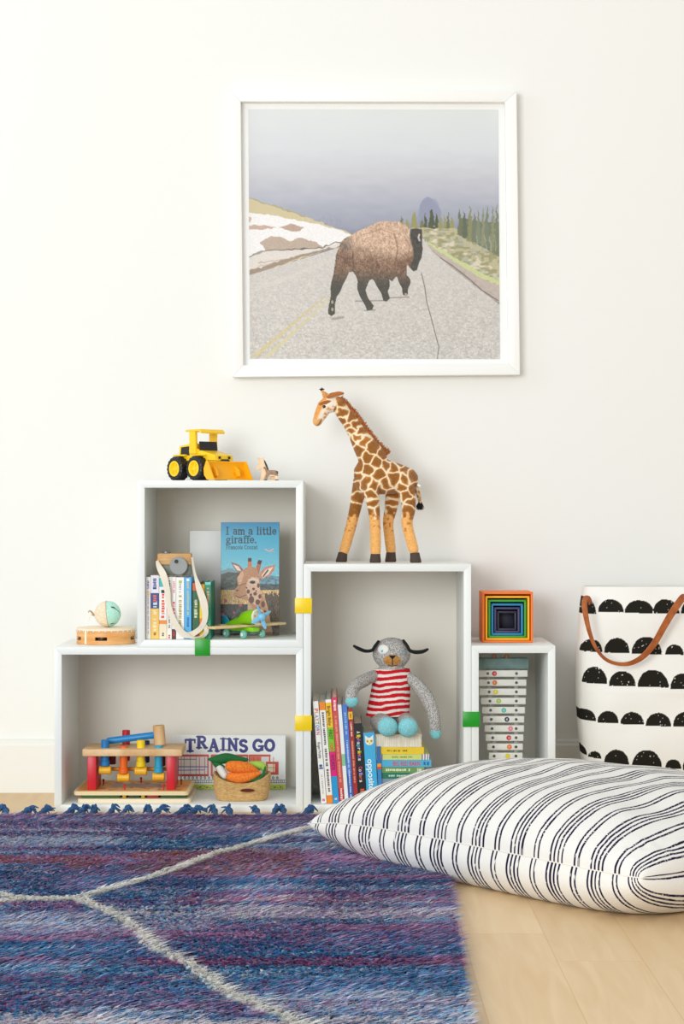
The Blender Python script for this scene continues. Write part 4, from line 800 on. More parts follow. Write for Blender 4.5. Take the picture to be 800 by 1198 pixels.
        mb.add(ell(kp, (.0075*sc_, .0075*sc_, .0075*sc_), n=10, m=8))
        for _ in range(9):
            dx = dirx*.009+rr.uniform(-.006, .006); dy = rr.uniform(-.004, .012)
            mb.add(tube([tuple(kp), (kp.x+dx*.6, kp.y+dy*.6, .016+rr.random()*.009), (kp.x+dx*1.5, kp.y+dy, .006+rr.random()*.014)], [.003, .0028, .0012], n=6, per=4))
        build('tassel', mb, wool, t)
rug()

# ================================================================== PLUSH GIRAFFE
def giraffe():
    Yn, Yf_, Ym = 4.298, 4.362, 4.33
    G = lambda x, y, Y=Ym: P(350+x/5, 440+y/5+1.6, Y)
    k = Ym/F/5
    base = P(445, 655, Ym); t = thing('plush_giraffe', (base.x, Ym, TOPC), 'plush giraffe with patchy brown coat standing on the tall shelf box', 'giraffe')
    mb = MB()
    tb = lambda pts, rad, n=16, flat=1.0: mb.add(tube([G(*p) for p in pts], [r*k for r in rad], n=n, per=5, flat=flat))
    # neck, trunk
    tb([(228, 150), (258, 208), (296, 258), (334, 320), (378, 392), (425, 470), (440, 545)], [40, 44, 47, 53, 68, 84, 98])
    tb([(408, 562), (470, 578), (560, 590), (620, 600)], [92, 106, 92, 78])
    tb([(372, 575), (385, 640)], [52, 54]); tb([(600, 600), (632, 650)], [62, 56])
    # legs: front far, front near, hind far, hind near
    tb([(365, 610, 4.348), (342, 700, Yf_), (322, 790, Yf_), (300, 880, Yf_), (278, 960, Yf_), (262, 1015, Yf_)], [52, 40, 34, 32, 31, 29])
    tb([(415, 620, 4.31), (426, 700, Yn), (438, 790, Yn), (444, 880, Yn), (446, 960, Yn), (446, 1020, Yn)], [52, 42, 34, 32, 32, 31])
    tb([(570, 600, 4.35), (548, 690, Yf_), (535, 770, Yf_), (520, 850, Yf_), (528, 940, Yf_), (536, 1010, Yf_)], [56, 46, 38, 32, 31, 30])
    tb([(610, 600, 4.31), (632, 690, Yn), (640, 770, Yn), (630, 850, Yn), (650, 940, Yn), (668, 1005, Yn)], [58, 48, 40, 33, 32, 31])
    # head and muzzle
    tb([(225, 165), (182, 158), (150, 170)], [38, 50, 46]); tb([(150, 170), (126, 215), (106, 256)], [45, 38, 29]); tb([(165, 120), (148, 98)], [28, 16])
    mb.add(ell(G(104, 262), (22*k, 20*k, 24*k)))
    body = remesh(mb, .0017, 5); o = build('body', body, mat('plush_fur', '#ffffff', .95, attr='Col', bump=(700, .35, .0012), spec=.08, sheen=.25), t, ang=180)
    W = worldv(o); cx = ((400+W[:, 0]*F/W[:, 1])-350)*5; cy = ((599+(H-W[:, 2])*F/W[:, 1])-441.6)*5
    cx = (400+W[:, 0]*F/Ym-350)*5; cy = (599+(H-W[:, 2])*F/Ym-441.6)*5
    seeds = [(235, 160), (243, 205), (305, 235), (258, 262), (296, 310), (358, 318), (366, 370), (300, 382), (342, 430), (425, 415), (405, 470), (452, 500), (400, 540), (340, 520), (470, 570), (335, 585), (385, 622), (432, 640), (505, 615), (508, 518), (556, 525), (552, 598), (612, 540), (616, 592), (595, 642), (335, 645), (425, 688), (495, 455), (345, 700), (325, 755), (430, 735), (415, 785), (462, 785), (545, 690), (545, 732), (540, 778), (622, 690), (655, 735), (640, 778), (665, 660), (470, 655), (350, 360), (270, 345), (210, 175), (330, 275), (530, 470), (590, 500), (645, 575), (280, 290)]
    S = np.array(seeds, float); wx = cx+(vnoise(cx/26, cy/26, 91)-.5)*22; wy = cy+(vnoise(cx/26+40, cy/26, 92)-.5)*22
    D = np.hypot(wx[:, None]-S[:, 0], wy[:, None]-S[:, 1]); D.sort(1); e = D[:, 1]-D[:, 0]
    fine = (vnoise(cx/5, cy/4, 93)-.5)[:, None]
    cream = np.array((244, 228, 196.)); rim = np.array((196, 128, 60.)); core = np.array((150, 98, 46.))
    a = np.clip((e-7)/4, 0, 1)[:, None]; b_ = np.clip((e-12)/14, 0, 1)[:, None]; patch = rim*(1-b_)+core*b_
    col = cream*(1-a)+patch*a+fine*26
    leg = np.clip((cy-(800+(vnoise(cx/18, cy/18, 94)-.5)*70))/14, 0, 1)[:, None]; tan = np.array((238, 178, 106.))+fine*30
    spots = ((vnoise(cx/14, cy/14, 95) > .7) & (cy < 900))[:, None]; tan = np.where(spots, np.array((204, 130, 62.)), tan)
    col = col*(1-leg)+tan*leg
    # head colours
    hd = ((cx < 205) & (cy < 300)) | ((cx < 215) & (cy < 175)); hd &= ~((cx > 200) & (cy > 185))
    face = np.array((246, 232, 212.))+fine*20; ln = cx-(172-(cy-110)*.50); front = np.clip((-ln+4)/12, 0, 1)[:, None]
    crown = np.clip((128-cy)/16, 0, 1)[:, None]; org = np.array((226, 158, 86.))+fine*24; face = face*(1-np.maximum(front, crown*.8))+org*np.maximum(front, crown*.8)
    fs_ = ((vnoise(cx/9, cy/9, 96) > .66) & (cx > 140) & (cy > 165) & (cy < 240))[:, None]; face = np.where(fs_, np.array((226, 160, 92.)), face)
    mz = np.clip((cy-238)/10, 0, 1)[:, None]*(cx < 132)[:, None]; face = face*(1-mz)+np.array((232, 176, 112.))*mz
    brow = (np.hypot((cx-150)/36, (cy-150+(cx-150)*.25)/11) < 1)[:, None]; face = np.where(brow, np.array((160, 96, 44.)), face)
    col = np.where(hd[:, None], face, col); setcol(o, tlin(np.clip(col, 10, 255)))
    hoof = mat('plush_hoof', '#4a3c34', .8, bump=(300, .3))
    for x, y, Y, dx in ((255, 1030, Yf_, -14), (446, 1035, Yn, -2), (536, 1027, Yf_, -3), (676, 1030, Yn, 8)):
        c = G(x, y, Y); zb = TOPC; h = 58*k; m2 = MB()
        vs = []; fs = []
        rows = [(0, 1.0, dx*k*.7), (.12, 1.08, dx*k*.6), (.5, .98, dx*k*.3), (.9, .9, 0), (1, .84, 0)]
        for f, r, sx_ in rows:
            for i in range(16):
                an = 2*PI*i/16; vs.append((c.x+sx_+math.cos(an)*31*k*r, Y+math.sin(an)*30*k*r, zb+h*f+.0003))
        for j in range(4):
            for i in range(16): fs.append((j*16+i, j*16+(i+1) % 16, (j+1)*16+(i+1) % 16, (j+1)*16+i))
        fs.append(tuple(range(15, -1, -1))); fs.append(tuple(64+i for i in range(16))); m2.add((vs, fs)); build('hoof', m2, hoof, t, ang=50)
    brown = mat('plush_ear', '#b06a30', .9, bump=(400, .4)); blk = mat('plush_black', '#15110f', .9); org = mat('plush_orange', '#dfa05a', .9)
    build('ear', MB().add(tube([G(168, 114, 4.312), (G(200, 102, 4.305)), G(230, 95, 4.30), G(254, 93, 4.298)], [9*k, 13*k, 13*k, 8*k], n=12, flat=.5)), brown, t)
    build('ear', MB().add(tube([G(172, 108, 4.346), (G(188, 102, 4.354)), G(204, 97, 4.36), G(222, 94, 4.362)], [9*k, 12*k, 11*k, 6*k], n=12, flat=.5)), brown, t)
    for Y in (4.323, 4.337):
        build('ossicone', MB().add(tube([G(152, 108, Y), G(140, 88, Y), G(133, 76, Y)], [10*k, 9*k, 8*k], n=10)), org, t)
        m3 = MB(); m3.add(ell(G(131, 72, Y), (9*k, 9*k, 9*k), n=10, m=8)); rr = random.Random(4)
        for _ in range(12): 
            d = Vector((rr.uniform(-1, 1), rr.uniform(-1, 1), rr.uniform(-.2, 1))).normalized()*18*k; q = G(131, 72, Y); m3.add(tube([q, q+d], [3*k, .8*k], n=5, per=1))
        build('ossicone_tip', m3, blk, t)
    for Y, sgn in ((Ym-.0165, -1), (Ym+.0165, 1)):
        e_ = build('eye', MB().add(ell(G(146, 170, Y), (10*k, 6*k, 9*k))), mat('black_eye', '#0c0a0a', .1), t)
    build('nostril', MB().add(ell(G(93, 246, Ym-.0068), (5*k, 4*k, 8*k), Matrix.Rotation(.4, 3, 'Y'), n=10, m=8)), mat('nostril_thread', '#3a241c', .9), t)
    build('mouth_stitch', MB().add(tube([G(104, 282, Ym-.0065), G(118, 268, Ym-.0095), G(130, 246, Ym-.0125)], [2*k]*3, n=6)), mat('mouth_thread', '#7a4426', .9), t)
    # mane: dense row of short hairs along the back of the neck
    mn = MB(); rr = random.Random(7); line_ = smooth([(236, 128), (276, 164), (326, 222), (370, 282), (412, 338), (462, 398), (514, 446)], 60)
    for p in line_:
        for _ in range(3):
            a_, b2 = p[0]+rr.uniform(-5, 3), p[1]+rr.uniform(-3, 5); L_ = rr.uniform(6, 24); an = rr.uniform(-.5, .4); y_ = Ym+rr.uniform(-.0035, .0035)
            q = G(a_-6, b2+6, y_); d = G(a_+L_*math.cos(an), b2-L_*.55+L_*math.sin(an), y_+rr.uniform(-.002, .002)); mn.add(tube([q, d], [4.2*k, .8*k], n=4, per=1))
    build('mane', mn, mat('mane_fur', '#b5692e', .95, var=(200, '#9a5424', '#c98448')), t)
    build('tail', MB().add(tube([G(640, 590), G(680, 640, 4.322), G(698, 690, 4.318), G(708, 735, 4.318)], [14*k, 14*k, 13*k, 9*k], n=10)), mat('tail_fur', '#b5743a', .95, var=(150, '#8a5526', '#ecd2a2')), t)
    tf = MB()
    for _ in range(150):
        q = G(706+rr.uniform(-8, 8), 738+rr.uniform(-8, 10), 4.318+rr.uniform(-.002, .002)); tf.add(tube([q, q+Vector((rr.uniform(-.0075, .0075), rr.uniform(-.005, .005), -rr.uniform(.006, .0125)))], [4*k, .7*k], n=4, per=1))
    build('tail_tuft', tf, blk, t)
    tg = MB(); tg.add(box(.0075, .0006, .0045, .0002, 1), Matrix.Translation(G(700, 632, 4.30)) @ Matrix.Rotation(.5, 4, 'Y')); build('care_tag', tg, paint('#eef3f6'), t)
giraffe()

# ================================================================== KNITTED DOG DOLL
def doll():
    Yc = 4.268; s = Yc/F; t = thing('plush_dog', (XX(457, Yc), Yc, PILE), 'grey knitted plush dog in a red striped jersey sitting on the book pile', 'plush dog')
    D_ = lambda x, y, Y=Yc: P(395+x/6.154, 735+y/6.154, Y); k = s/6.154
    knit = bpy.data.materials.new('heather_knit'); knit.use_nodes = True; N = knit.node_tree.nodes; L = knit.node_tree.links; b = N['Principled BSDF']; b.inputs['Roughness'].default_value = .95; b.inputs['Specular IOR Level'].default_value = .1
    tc = N.new('ShaderNodeTexCoord'); n = N.new('ShaderNodeTexNoise'); n.inputs['Scale'].default_value = 560; n.inputs['Detail'].default_value = 1; mp = N.new('ShaderNodeMapping'); mp.inputs['Scale'].default_value = (1, 1, .6); L.new(tc.outputs['Object'], mp.inputs[0]); L.new(mp.outputs[0], n.inputs['Vector'])
    r = N.new('ShaderNodeValToRGB'); r.color_ramp.elements[0].position = .42; r.color_ramp.elements[1].position = .58; r.color_ramp.elements[0].color = (*lin('#8b8886'), 1); r.color_ramp.elements[1].color = (*lin('#c9c5bf'), 1)
    L.new(n.outputs['Fac'], r.inputs[0]); L.new(r.outputs[0], b.inputs['Base Color']); bp = N.new('ShaderNodeBump'); bp.inputs['Strength'].default_value = .5; bp.inputs['Distance'].default_value = .001; L.new(n.outputs['Fac'], bp.inputs['Height']); L.new(bp.outputs[0], b.inputs['Normal'])
    mb = MB()
    mb.add(ell(D_(388, 182), (138*k, 108*k, 116*k), n=36, m=22)); mb.add(tube([D_(388, 270), D_(388, 320)], [70*k, 75*k], n=20))
    mb.add(tube([D_(388, 340), D_(370, 450), D_(360, 545), D_(356, 600)], [112*k, 124*k, 140*k, 134*k], n=28, flat=.62))
    body = remesh(mb, .0016, 3); build('body', body, knit, t, ang=180)
    # arms
    build('arm', MB().add(tube([D_(268, 340, 4.262), D_(200, 372, 4.235), D_(130, 412, 4.205), D_(98, 466, 4.184), D_(98, 498, 4.180)], [40*k, 46*k, 44*k, 42*k, 42*k], n=16)), knit, t)
    build('arm', MB().add(tube([D_(510, 350, 4.262), D_(575, 410, 4.25), D_(640, 500, 4.235), D_(685, 600, 4.225), D_(700, 700, 4.218), D_(702, 735, 4.216)], [38*k, 46*k, 50*k, 46*k, 42*k, 42*k], n=16)), knit, t)
    aqua = mat('aqua_knit', '#7fc8cf', .95, bump=(420, .5, .001), var=(420, '#6fbcc4', '#97d8dc'))
    build('hand', MB().add(ell(D_(102, 525, 4.179), (47*k, 45*k, 46*k))), aqua, t)
    build('hand', MB().add(tube([D_(703, 745, 4.216), D_(706, 762, 4.215)], [43*k, 38*k], n=16)), aqua, t)
    zl = PILE+.0212
    for x, fx in ((296, 348), (484, 505)):
        a = D_(x, 680, 4.262); a.z = zl+.001; f_ = D_(fx, 712, 4.186); f_.z = zl+.0002
        build('leg', MB().add(tube([a, (a+f_)/2, f_], [64*k, 66*k, 66*k], n=20)), knit, t)
    for x, y in ((360, 714), (505, 724)):
        q = D_(x, y, 4.176); q.z = PILE+.0185 if x == 360 else PILE+.0170
        build('foot', MB().add(ell(q, (71*k, 58*k, 69*k), n=28, m=18)), aqua, t)
    # jersey
    jm = bpy.data.materials.new('striped_jersey'); jm.use_nodes = True; N = jm.node_tree.nodes; L = jm.node_tree.links; b = N['Principled BSDF']; b.inputs['Roughness'].default_value = .95; b.inputs['Specular IOR Level'].default_value = .1
    a = N.new('ShaderNodeAttribute'); a.attribute_name = 'Col'; L.new(a.outputs['Color'], b.inputs['Base Color'])
    nn = N.new('ShaderNodeTexNoise'); nn.inputs['Scale'].default_value = 500; bp = N.new('ShaderNodeBump'); bp.inputs['Strength'].default_value = .4; bp.inputs['Distance'].default_value = .001; L.new(nn.outputs['Fac'], bp.inputs['Height']); L.new(bp.outputs[0], b.inputs['Normal'])
    rows = 150; na = 90; vs = []; prof = [(292, 390, 128), (330, 390, 136), (400, 384, 137), (480, 378, 144), (560, 366, 152), (628, 358, 156)]
    for i in range(rows):
        y = 292+(628-292)*i/(rows-1); cx_ = np.interp(y, [p[0] for p in prof], [p[1] for p in prof]); w_ = np.interp(y, [p[0] for p in prof], [p[2] for p in prof])
        for j in range(na):
            an = 2*PI*j/na; q = D_(cx_+w_*math.cos(an), y); sh = abs(math.cos(an))**3*0
            vs.append((q.x, Yc+math.sin(an)*w_*k*(.70+.03*math.sin(y/20)), q.z-sh))
    fs = [(i*na+j, (i+1)*na+j, (i+1)*na+(j+1) % na, i*na+(j+1) % na) for i in range(rows-1) for j in range(na)]
    fs.append(tuple(range(na)))
    m4 = MB(); m4.add((vs, fs)); o = build('jersey', m4, jm, t, ang=60)
    W = np.array(vs); yy = (599+(H-W[:, 2])*F/Yc-735)*6.154; xx_ = (400+W[:, 0]*F/Yc-395)*6.154; wv = yy+8*np.sin(xx_/60)+(vnoise(xx_/50+20, yy/50, 3)-.5)*12
    rc = [308, 352, 396, 438, 482, 526, 568, 612]; red = np.zeros(len(W), bool)
    for c in rc: red |= np.abs(wv-c) < 12.5
    c = np.where(red[:, None], np.array((206, 34, 44.)), np.array((240, 232, 224.)))+((vnoise(xx_/5, yy/5, 6)-.5)*14)[:, None]; setcol(o, tlin(np.clip(c, 0, 255)))
    # face
    fy = lambda x, y, d=0: D_(x, y, Yc-k*108*math.sqrt(max(0, 1-((x-388)/138)**2-((y-182)/116)**2))-d)
    def onface(cx_, cy_, rx, ry, d, n=20):
        vs = [tuple(fy(cx_, cy_, d+.0006))]; fs = []
        for q in range(1, 6):
            for i in range(n):
                an = 2*PI*i/n; v = fy(cx_+rx*q/5*math.cos(an), cy_+ry*q/5*math.sin(an), d if q < 5 else -.0004); vs.append(tuple(v))
        for i in range(n):
            j = (i+1) % n; fs.append((0, 1+j, 1+i))
            for q in range(4): fs.append((1+q*n+i, 1+q*n+j, 1+(q+1)*n+j, 1+(q+1)*n+i))
        return vs, fs
    build('eye_patch', MB().add(onface(326, 152, 40, 34, .0012)), mat('cream_felt', '#eceae4', .95), t)
    build('muzzle', MB().add(onface(394, 234, 70, 44, .0022)), mat('ochre_felt', '#c08a44', .95, var=(300, '#b07a34', '#d09a58')), t)
    eye = mat('blue_thread', '#4fb4d4', .8)
    build('eye', MB().add(ell(fy(320, 165, .0014), (8*k, 4*k, 9*k), n=10, m=8)), eye, t); build('eye', MB().add(ell(fy(466, 168, .0008), (8*k, 5*k, 8*k), n=10, m=8)), eye, t)
    black = mat('black_felt', '#121113', .9)
    nz = MB(); A_, B_, C_ = fy(366, 196, .003), fy(420, 196, .003), fy(393, 226, .0034); dd = Vector((0, .003, 0))
    nz.add(([tuple(A_), tuple(B_), tuple(C_), tuple(A_+dd), tuple(B_+dd), tuple(C_+dd)], [(0, 2, 1), (3, 4, 5), (0, 1, 4, 3), (1, 2, 5, 4), (2, 0, 3, 5)])); build('nose', nz, black, t)
    build('mouth_stitch', MB().add(tube([fy(394, 222, .0026), fy(394, 262, .0026)], [4*k, 4*k], n=6)).add(tube([fy(358, 264, .0022), fy(394, 272, .0024), fy(430, 264, .0022)], [2.5*k]*3, n=6)), mat('mouth_yarn', '#3a2a22', .9), t)
    build('ear', MB().add(tube([D_(292, 96, 4.252), D_(268, 128, 4.245), D_(248, 158, 4.24), D_(200, 164, 4.236), D_(150, 146, 4.232), D_(118, 128, 4.23)], [10*k, 11*k, 12*k, 12*k, 12*k, 9*k], n=12, flat=1.5)), black, t)
    build('ear', MB().add(tube([D_(474, 90, 4.252), D_(500, 126, 4.245), D_(520, 160, 4.24), D_(560, 172, 4.236), D_(610, 168, 4.232), D_(646, 152, 4.23)], [10*k, 11*k, 12*k, 14*k, 13*k, 9*k], n=12, flat=1.5)), black, t)
doll()

# ================================================================== TOY LOADER AND WOODEN PONY
def wheel_mb(r, w, hub, seg=36, tread=True):
    tire = MB(); n = seg*2; pr = [(-w/2, hub*1.02), (-w/2, r*.86), (-w*.42, r*.96), (-w*.3, r), (w*.3, r), (w*.42, r*.96), (w/2, r*.86), (w/2, hub*1.02)]
    vs = []; m = len(pr)
    for i in range(n):
        a = 2*PI*i/n
        for q, (y, rr) in enumerate(pr):
            R = rr*(1 if not tread or q in (0, 7) else (1.0 if (i+(2 if y > 0 else 0)) % 4 < 2 else .945)); vs.append((R*math.cos(a), y, R*math.sin(a)))
    fs = [(i*m+q, i*m+q+1, ((i+1) % n)*m+q+1, ((i+1) % n)*m+q) for i in range(n) for q in range(m-1)]; fs += [(i*m+m-1, i*m, ((i+1) % n)*m, ((i+1) % n)*m+m-1) for i in range(n)]
    tire.add((vs, fs)); return tire
def loader():
    a = math.radians(45); o_ = Vector((XX(233.6, 4.32), 4.32, TOPA+.0004)); M = Matrix.Translation(o_) @ Matrix.Rotation(-a, 4, 'Z')
    t = thing('toy_loader', tuple(o_), 'yellow plastic toy front loader with black tyres on top of the square shelf box', 'toy loader')
    Y_ = mat('yellow_plastic', '#fbcf1b', .35); Y2 = mat('bucket_plastic', '#fcb815', .4); K = mat('black_plastic', '#17161a', .45)
    R = .0275
    for x in (-.033, .033):
        for sd in (-1, 1):
            W_ = M @ Matrix.Translation((x, sd*.034, R)); tr = MB(); w0 = wheel_mb(R, .026, .0175); tr.add((w0.v, w0.f), W_)
            tire = build('wheel', tr, K, t, ang=28)
            h = MB(); h.add(lathe([(0, sd*.010), (.004, sd*.011), (.006, sd*.0085), (.011, sd*.0075), (.0135, sd*.0125), (.0172, sd*.0125), (.0178, sd*.009), (.0178, 0), (0, 0)], 28), W_ @ Matrix.Rotation(-PI/2, 4, 'X') @ Matrix.Scale(-1, 4, (0, 0, 1)) if False else W_ @ Matrix.Rotation(-PI/2, 4, 'X'))
            for q in range(5): 
                an = 2*PI*q/5; h.add(box(.008, .004, .0024, .0006, 1), W_ @ Matrix.Rotation(an, 4, 'Y') @ Matrix.Translation((.0085, sd*.009, 0)))
            build('wheel_hub', h, Y_, tire)
    b = MB()
    b.add(boxr(-.05, .075, -.019, .019, .016, .045, .003), M)
    b.add(prism([(-.041, .045), (-.038, .078), (.004, .083), (.008, .045)], -.026, .026, .0), M)
    b.add(prism([(.0, .045), (.0, .068), (.036, .067), (.080, .056), (.082, .044)], -.027, .027, .002), M)
    b.add(boxr(-.052, -.012, -.034, .034, .055, .059, .0015), M); b.add(boxr(.012, .056, -.034, .034, .055, .0585, .0015), M)
    build('body', b, Y_, t)
    c = MB(); c.add(boxr(-.01, .039, -.034, .034, .1085, .1135, .0022), M); c.add(prism([(.036, .1085), (.044, .104), (.0455, .107), (.039, .1135)], -.034, .034), M)
    for y in (-.029, .029): c.add(prism([(.002, .060), (.024, .060), (.0215, .109), (.0015, .109)], y-.0035, y+.0035, .001), M)
    c.add(prism([(.020, .066), (.0235, .066), (.027, .109), (.0235, .109)], .024, .029), M)
    c.add(boxr(-.004, .028, -.028, .028, .064, .070, .001), M); build('cab', c, Y_, t)
    w = MB(); w.add(prism([(-.034, .057), (-.032, .075), (-.004, .077), (-.004, .057)], -.0268, .0268), M); build('side_window', w, K, t)
    w = MB(); w.add(prism([(.0285, .066), (.0265, .086), (.0285, .087), (.0315, .066)], -.025, .025), M); build('windscreen', w, K, t)
    l = MB()
    for y in (-.014, .014): 
        build('headlight', MB().add(box(.0014, .007, .0056, .0006, 1, (.0826, y, .0505)), M), K, t)
    build('hood_vent', MB().add(boxr(.078, .088, -.01, .010, .042, .047, .0015), M), K, t)
    for sd in (-1, 1): build('lift_arm', MB().add(prism([(.055, .034), (.075, .040), (.094, .024), (.098, .010), (.088, .008), (.084, .018), (.074, .03), (.056, .026)], sd*.032-.003, sd*.032+.003, .0008), M), Y2, t)
    prof = [(.112, .0015), (.090, .0025), (.081, .012), (.0795, .026), (.083, .0385), (.0875, .0425), (.0885, .0405), (.0845, .0365), (.0822, .026), (.0835, .0135), (.091, .0055), (.112, .0035)]
    bk = MB(); bk.add(prism(prof, -.056, .056), M)
    for sd in (-1, 1): bk.add(prism([(.113, .0015), (.090, .002), (.0805, .012), (.079, .026), (.0875, .0435), (.0925, .041)], sd*.056-.0014, sd*.056+.0014), M)
    for y in (-.03, 0, .03): pass
    build('bucket', bk, Y2, t, ang=40)
loader()
def pony():
    Y = 4.27; Q = lambda x, y: (XX(280+x/13.33, Y), ZZ(520+y/13.33, Y)); dz = ZZ(561.8, Y)-TOPA
    q = lambda pts: [(a, b-dz) for a, b in (Q(*p) for p in pts)]
    t = thing('wooden_pony', (XX(318, Y), Y, TOPA), 'tiny painted wooden pony standing beside the toy loader', 'toy pony')
    wd = mat('pale_wood', '#ecc9a2', .6, var=(120, '#e4bd92', '#f2d6b4'), aniso=(1, 1, .2)); br = mat('brown_stain', '#9a7c64', .65, var=(160, '#8a6c54', '#a98a70')); bk = mat('dark_paint', '#2b2528', .6)
    body = [(300, 190), (330, 205), (375, 185), (392, 232), (420, 290), (450, 385), (520, 385), (570, 392), (600, 420), (606, 470), (600, 500), (610, 556), (560, 556), (552, 500), (545, 480), (470, 490), (440, 480), (432, 556), (388, 556), (385, 520), (365, 430), (345, 350), (300, 385), (262, 385), (250, 365), (285, 320), (305, 265), (300, 225), (280, 200)]
    build('body', MB().add(prism(q(body), Y-.004, Y+.004, .0008)), wd, t)
    build('near_foreleg', MB().add(prism(q([(335, 380), (400, 370), (425, 450), (400, 480), (375, 556), (318, 556), (340, 470)]), Y-.0072, Y-.0038, .0006)), wd, t)
    build('hind_leg', MB().add(prism(q([(470, 440), (560, 440), (565, 500), (560, 556), (485, 556), (482, 500)]), Y+.0038, Y+.0072, .0006)), wd, t)
    build('saddle_patch', MB().add(prism(q([(400, 330), (440, 390), (520, 387), (570, 393), (598, 420), (602, 480), (560, 470), (480, 455), (450, 490), (430, 540), (400, 530), (420, 450), (370, 345)]), Y-.0046, Y-.0039)), br, t)
    build('mane', MB().add(prism(q([(385, 225), (400, 240), (430, 300), (458, 380), (440, 392), (408, 320), (388, 262)]), Y-.005, Y+.005, .0004)), bk, t)
    for x in (410, 586): build('hoof', MB().add(prism(q([(x-26, 534), (x+22, 534), (x+25, 558), (x-26, 558)]), Y-.0048, Y+.0048)), bk, t)
    build('tail', MB().add(prism(q([(575, 395), (600, 405), (606, 440), (588, 452)]), Y-.0048, Y+.0048)), bk, t)
pony()

# ================================================================== TAMBOURINE DRUM AND KNITTED BALL
def drum():
    c = Vector((XX(124, 4.312), 4.312, TOPB+.0004)); R = .0645; h = .0345
    t = thing('tambourine', tuple(c), 'orange wooden tambourine with metal jingles lying on the long low box', 'tambourine')
    M = Matrix.Translation(c); wood = mat('orange_plywood', '#e0a05a', .45, var=(14, '#d8934a', '#eab476'), aniso=(1, 1, 7))
    # rim with real slots: built in angular segments
    vs = []; fs = []; n = 120; slots = [(-92, 12), (-150, 8), (-18, 9), (30, 10), (90, 11), (150, 10)]
    def inslot(a): return any(abs(((a-s+180) % 360)-180) < w for s, w in slots)
    zs_ = [0, .009, .0165, h]
    def ringbox(a0, a1, z0, z1):
        A = [math.radians(a0), math.radians(a1)]; v = []
        for a in A:
            for r in (R, R-.005):
                for z in (z0, z1): v.append((r*math.cos(a), r*math.sin(a), z))
        o = len(vs); vs.extend(v); fs.extend([tuple(o+i for i in f) for f in ((0, 4, 5, 1), (2, 3, 7, 6), (1, 5, 7, 3), (0, 2, 6, 4), (0, 1, 3, 2), (4, 6, 7, 5))])
    for i in range(n):
        a0, a1 = -180+360*i/n, -180+360*(i+1)/n; am = (a0+a1)/2
        ringbox(a0, a1, 0, zs_[1]); ringbox(a0, a1, zs_[2], h)
        if not inslot(am): ringbox(a0, a1, zs_[1], zs_[2])
    build('rim', MB().add((vs, fs), M), wood, t, ang=20)
    build('drum_skin', MB().add(lathe([(0, h+.0006), (R-.002, h+.0006), (R+.0006, h-.0004), (R+.0006, h-.0045), (R+.0001, h-.0045), (R-.001, h-.001), (0, h-.001)], 64), M), mat('drum_skin', '#f0dfc4', .6), t)
    tk = mat('steel_tack', '#d9d9d6', .3, metal=.7); m = MB()
    for i in range(30): 
        a = 2*PI*i/30; build('tack', MB().add(ell((R*math.cos(a), R*math.sin(a), h-.0065), (.0022, .0022, .0022), n=10, m=6), M), tk, t)
    jm = mat('jingle_metal', '#b8b6ac', .25, metal=.9)
    for s_, w in slots:
        a = math.radians(s_); p = Vector(((R-.0035)*math.cos(a), (R-.0035)*math.sin(a), .0128)); j = MB()
        for dz in (-.0012, .0012): j.add(lathe([(0, dz), (.004, dz+.0006), (.0085, dz), (.009, dz-.0003), (0, dz-.0003)], 20), M @ Matrix.Translation(p))
        j.add(cyl(.0009, .0072, 8, 'Z', tuple(p)), M); build('jingle', j, jm, t)
    build('painted_band', MB().add(prism([(-.0026, .001), (.0026, .001), (.0026, h-.004), (-.0026, h-.004)], -.0008, .0004), M @ Matrix.Rotation(math.radians(-36), 4, 'Z') @ Matrix.Translation((0, -R, 0))), mat('cream_paint', '#f3e6cc', .5), t)
    # ball
    r = .0289; q = Vector((XX(126, 4.312), 4.312, TOPB+h+.0012+r)); t2 = thing('rattle_ball', (q.x, q.y, q.z-r), 'round knitted ball half beige and half mint, resting on the tambourine', 'ball')
    Mq = Matrix.Rotation(math.radians(-6), 3, 'Y') @ Matrix.Rotation(math.radians(0), 3, 'Z')
    be = mat('beige_knit', '#eadbc0', .95, bump=(420, .5, .001), var=(160, '#e4d0b0', '#f2e6d0'), aniso=(1, 1, 3)); mi = mat('mint_knit', '#b2e6d8', .95, bump=(420, .5, .001), var=(300, '#a2dccb', '#c4eee2'))
    full = ell((0, 0, 0), r, None, 48, 32); vs, fs = full; F1 = []; F2 = []
    # hemispheres as two shells meeting on a plane
    def hemi(sign):
        prof = [(r*math.sin(x), sign*r*math.cos(x)) for x in np.linspace(0, PI/2*1.0, 16)]; prof[0] = (0, sign*r); return lathe(prof+[(0, 0)], 48, 'X')
    Mm = Matrix.Translation(q) @ Mq.to_4x4()
    build('beige_half', MB().add(hemi(-1), Mm @ Matrix.Translation((-.0002+.0, 0, 0))), be, t2, ang=60); build('mint_half', MB().add(hemi(1), Mm), mi, t2, ang=60)
    build('joining_stitch', MB().add(tube([tuple(Mm @ Vector((.0002, r*1.004*math.cos(x), r*1.004*math.sin(x)))) for x in np.linspace(0, 2*PI, 40)], .0009, n=6, per=1)), mat('tan_yarn', '#c9a877', .9), t2)
    def sp(px_, py_): 
        dx = (px_-126)*4.29/F; dz = -(py_-717.6)*4.29/F; return Vector((q.x+dx, q.y-math.sqrt(max(0, r*r*1.01-dx*dx-dz*dz)), q.z+dz))
    dk = mat('dark_yarn', '#5a4424', .9)
    build('eye_stitch', MB().add(tube([sp(132, 709), sp(134, 709.5), sp(136, 711), sp(140, 715), sp(141, 720)], [.0016, .0018, .0010, .0006, .0005], n=8)), dk, t2)
    build('mouth_stitch', MB().add(tube([sp(130.5, 729), sp(132, 728.4), sp(134.5, 728)], [.0007, .0010, .0007], n=8)), dk, t2)
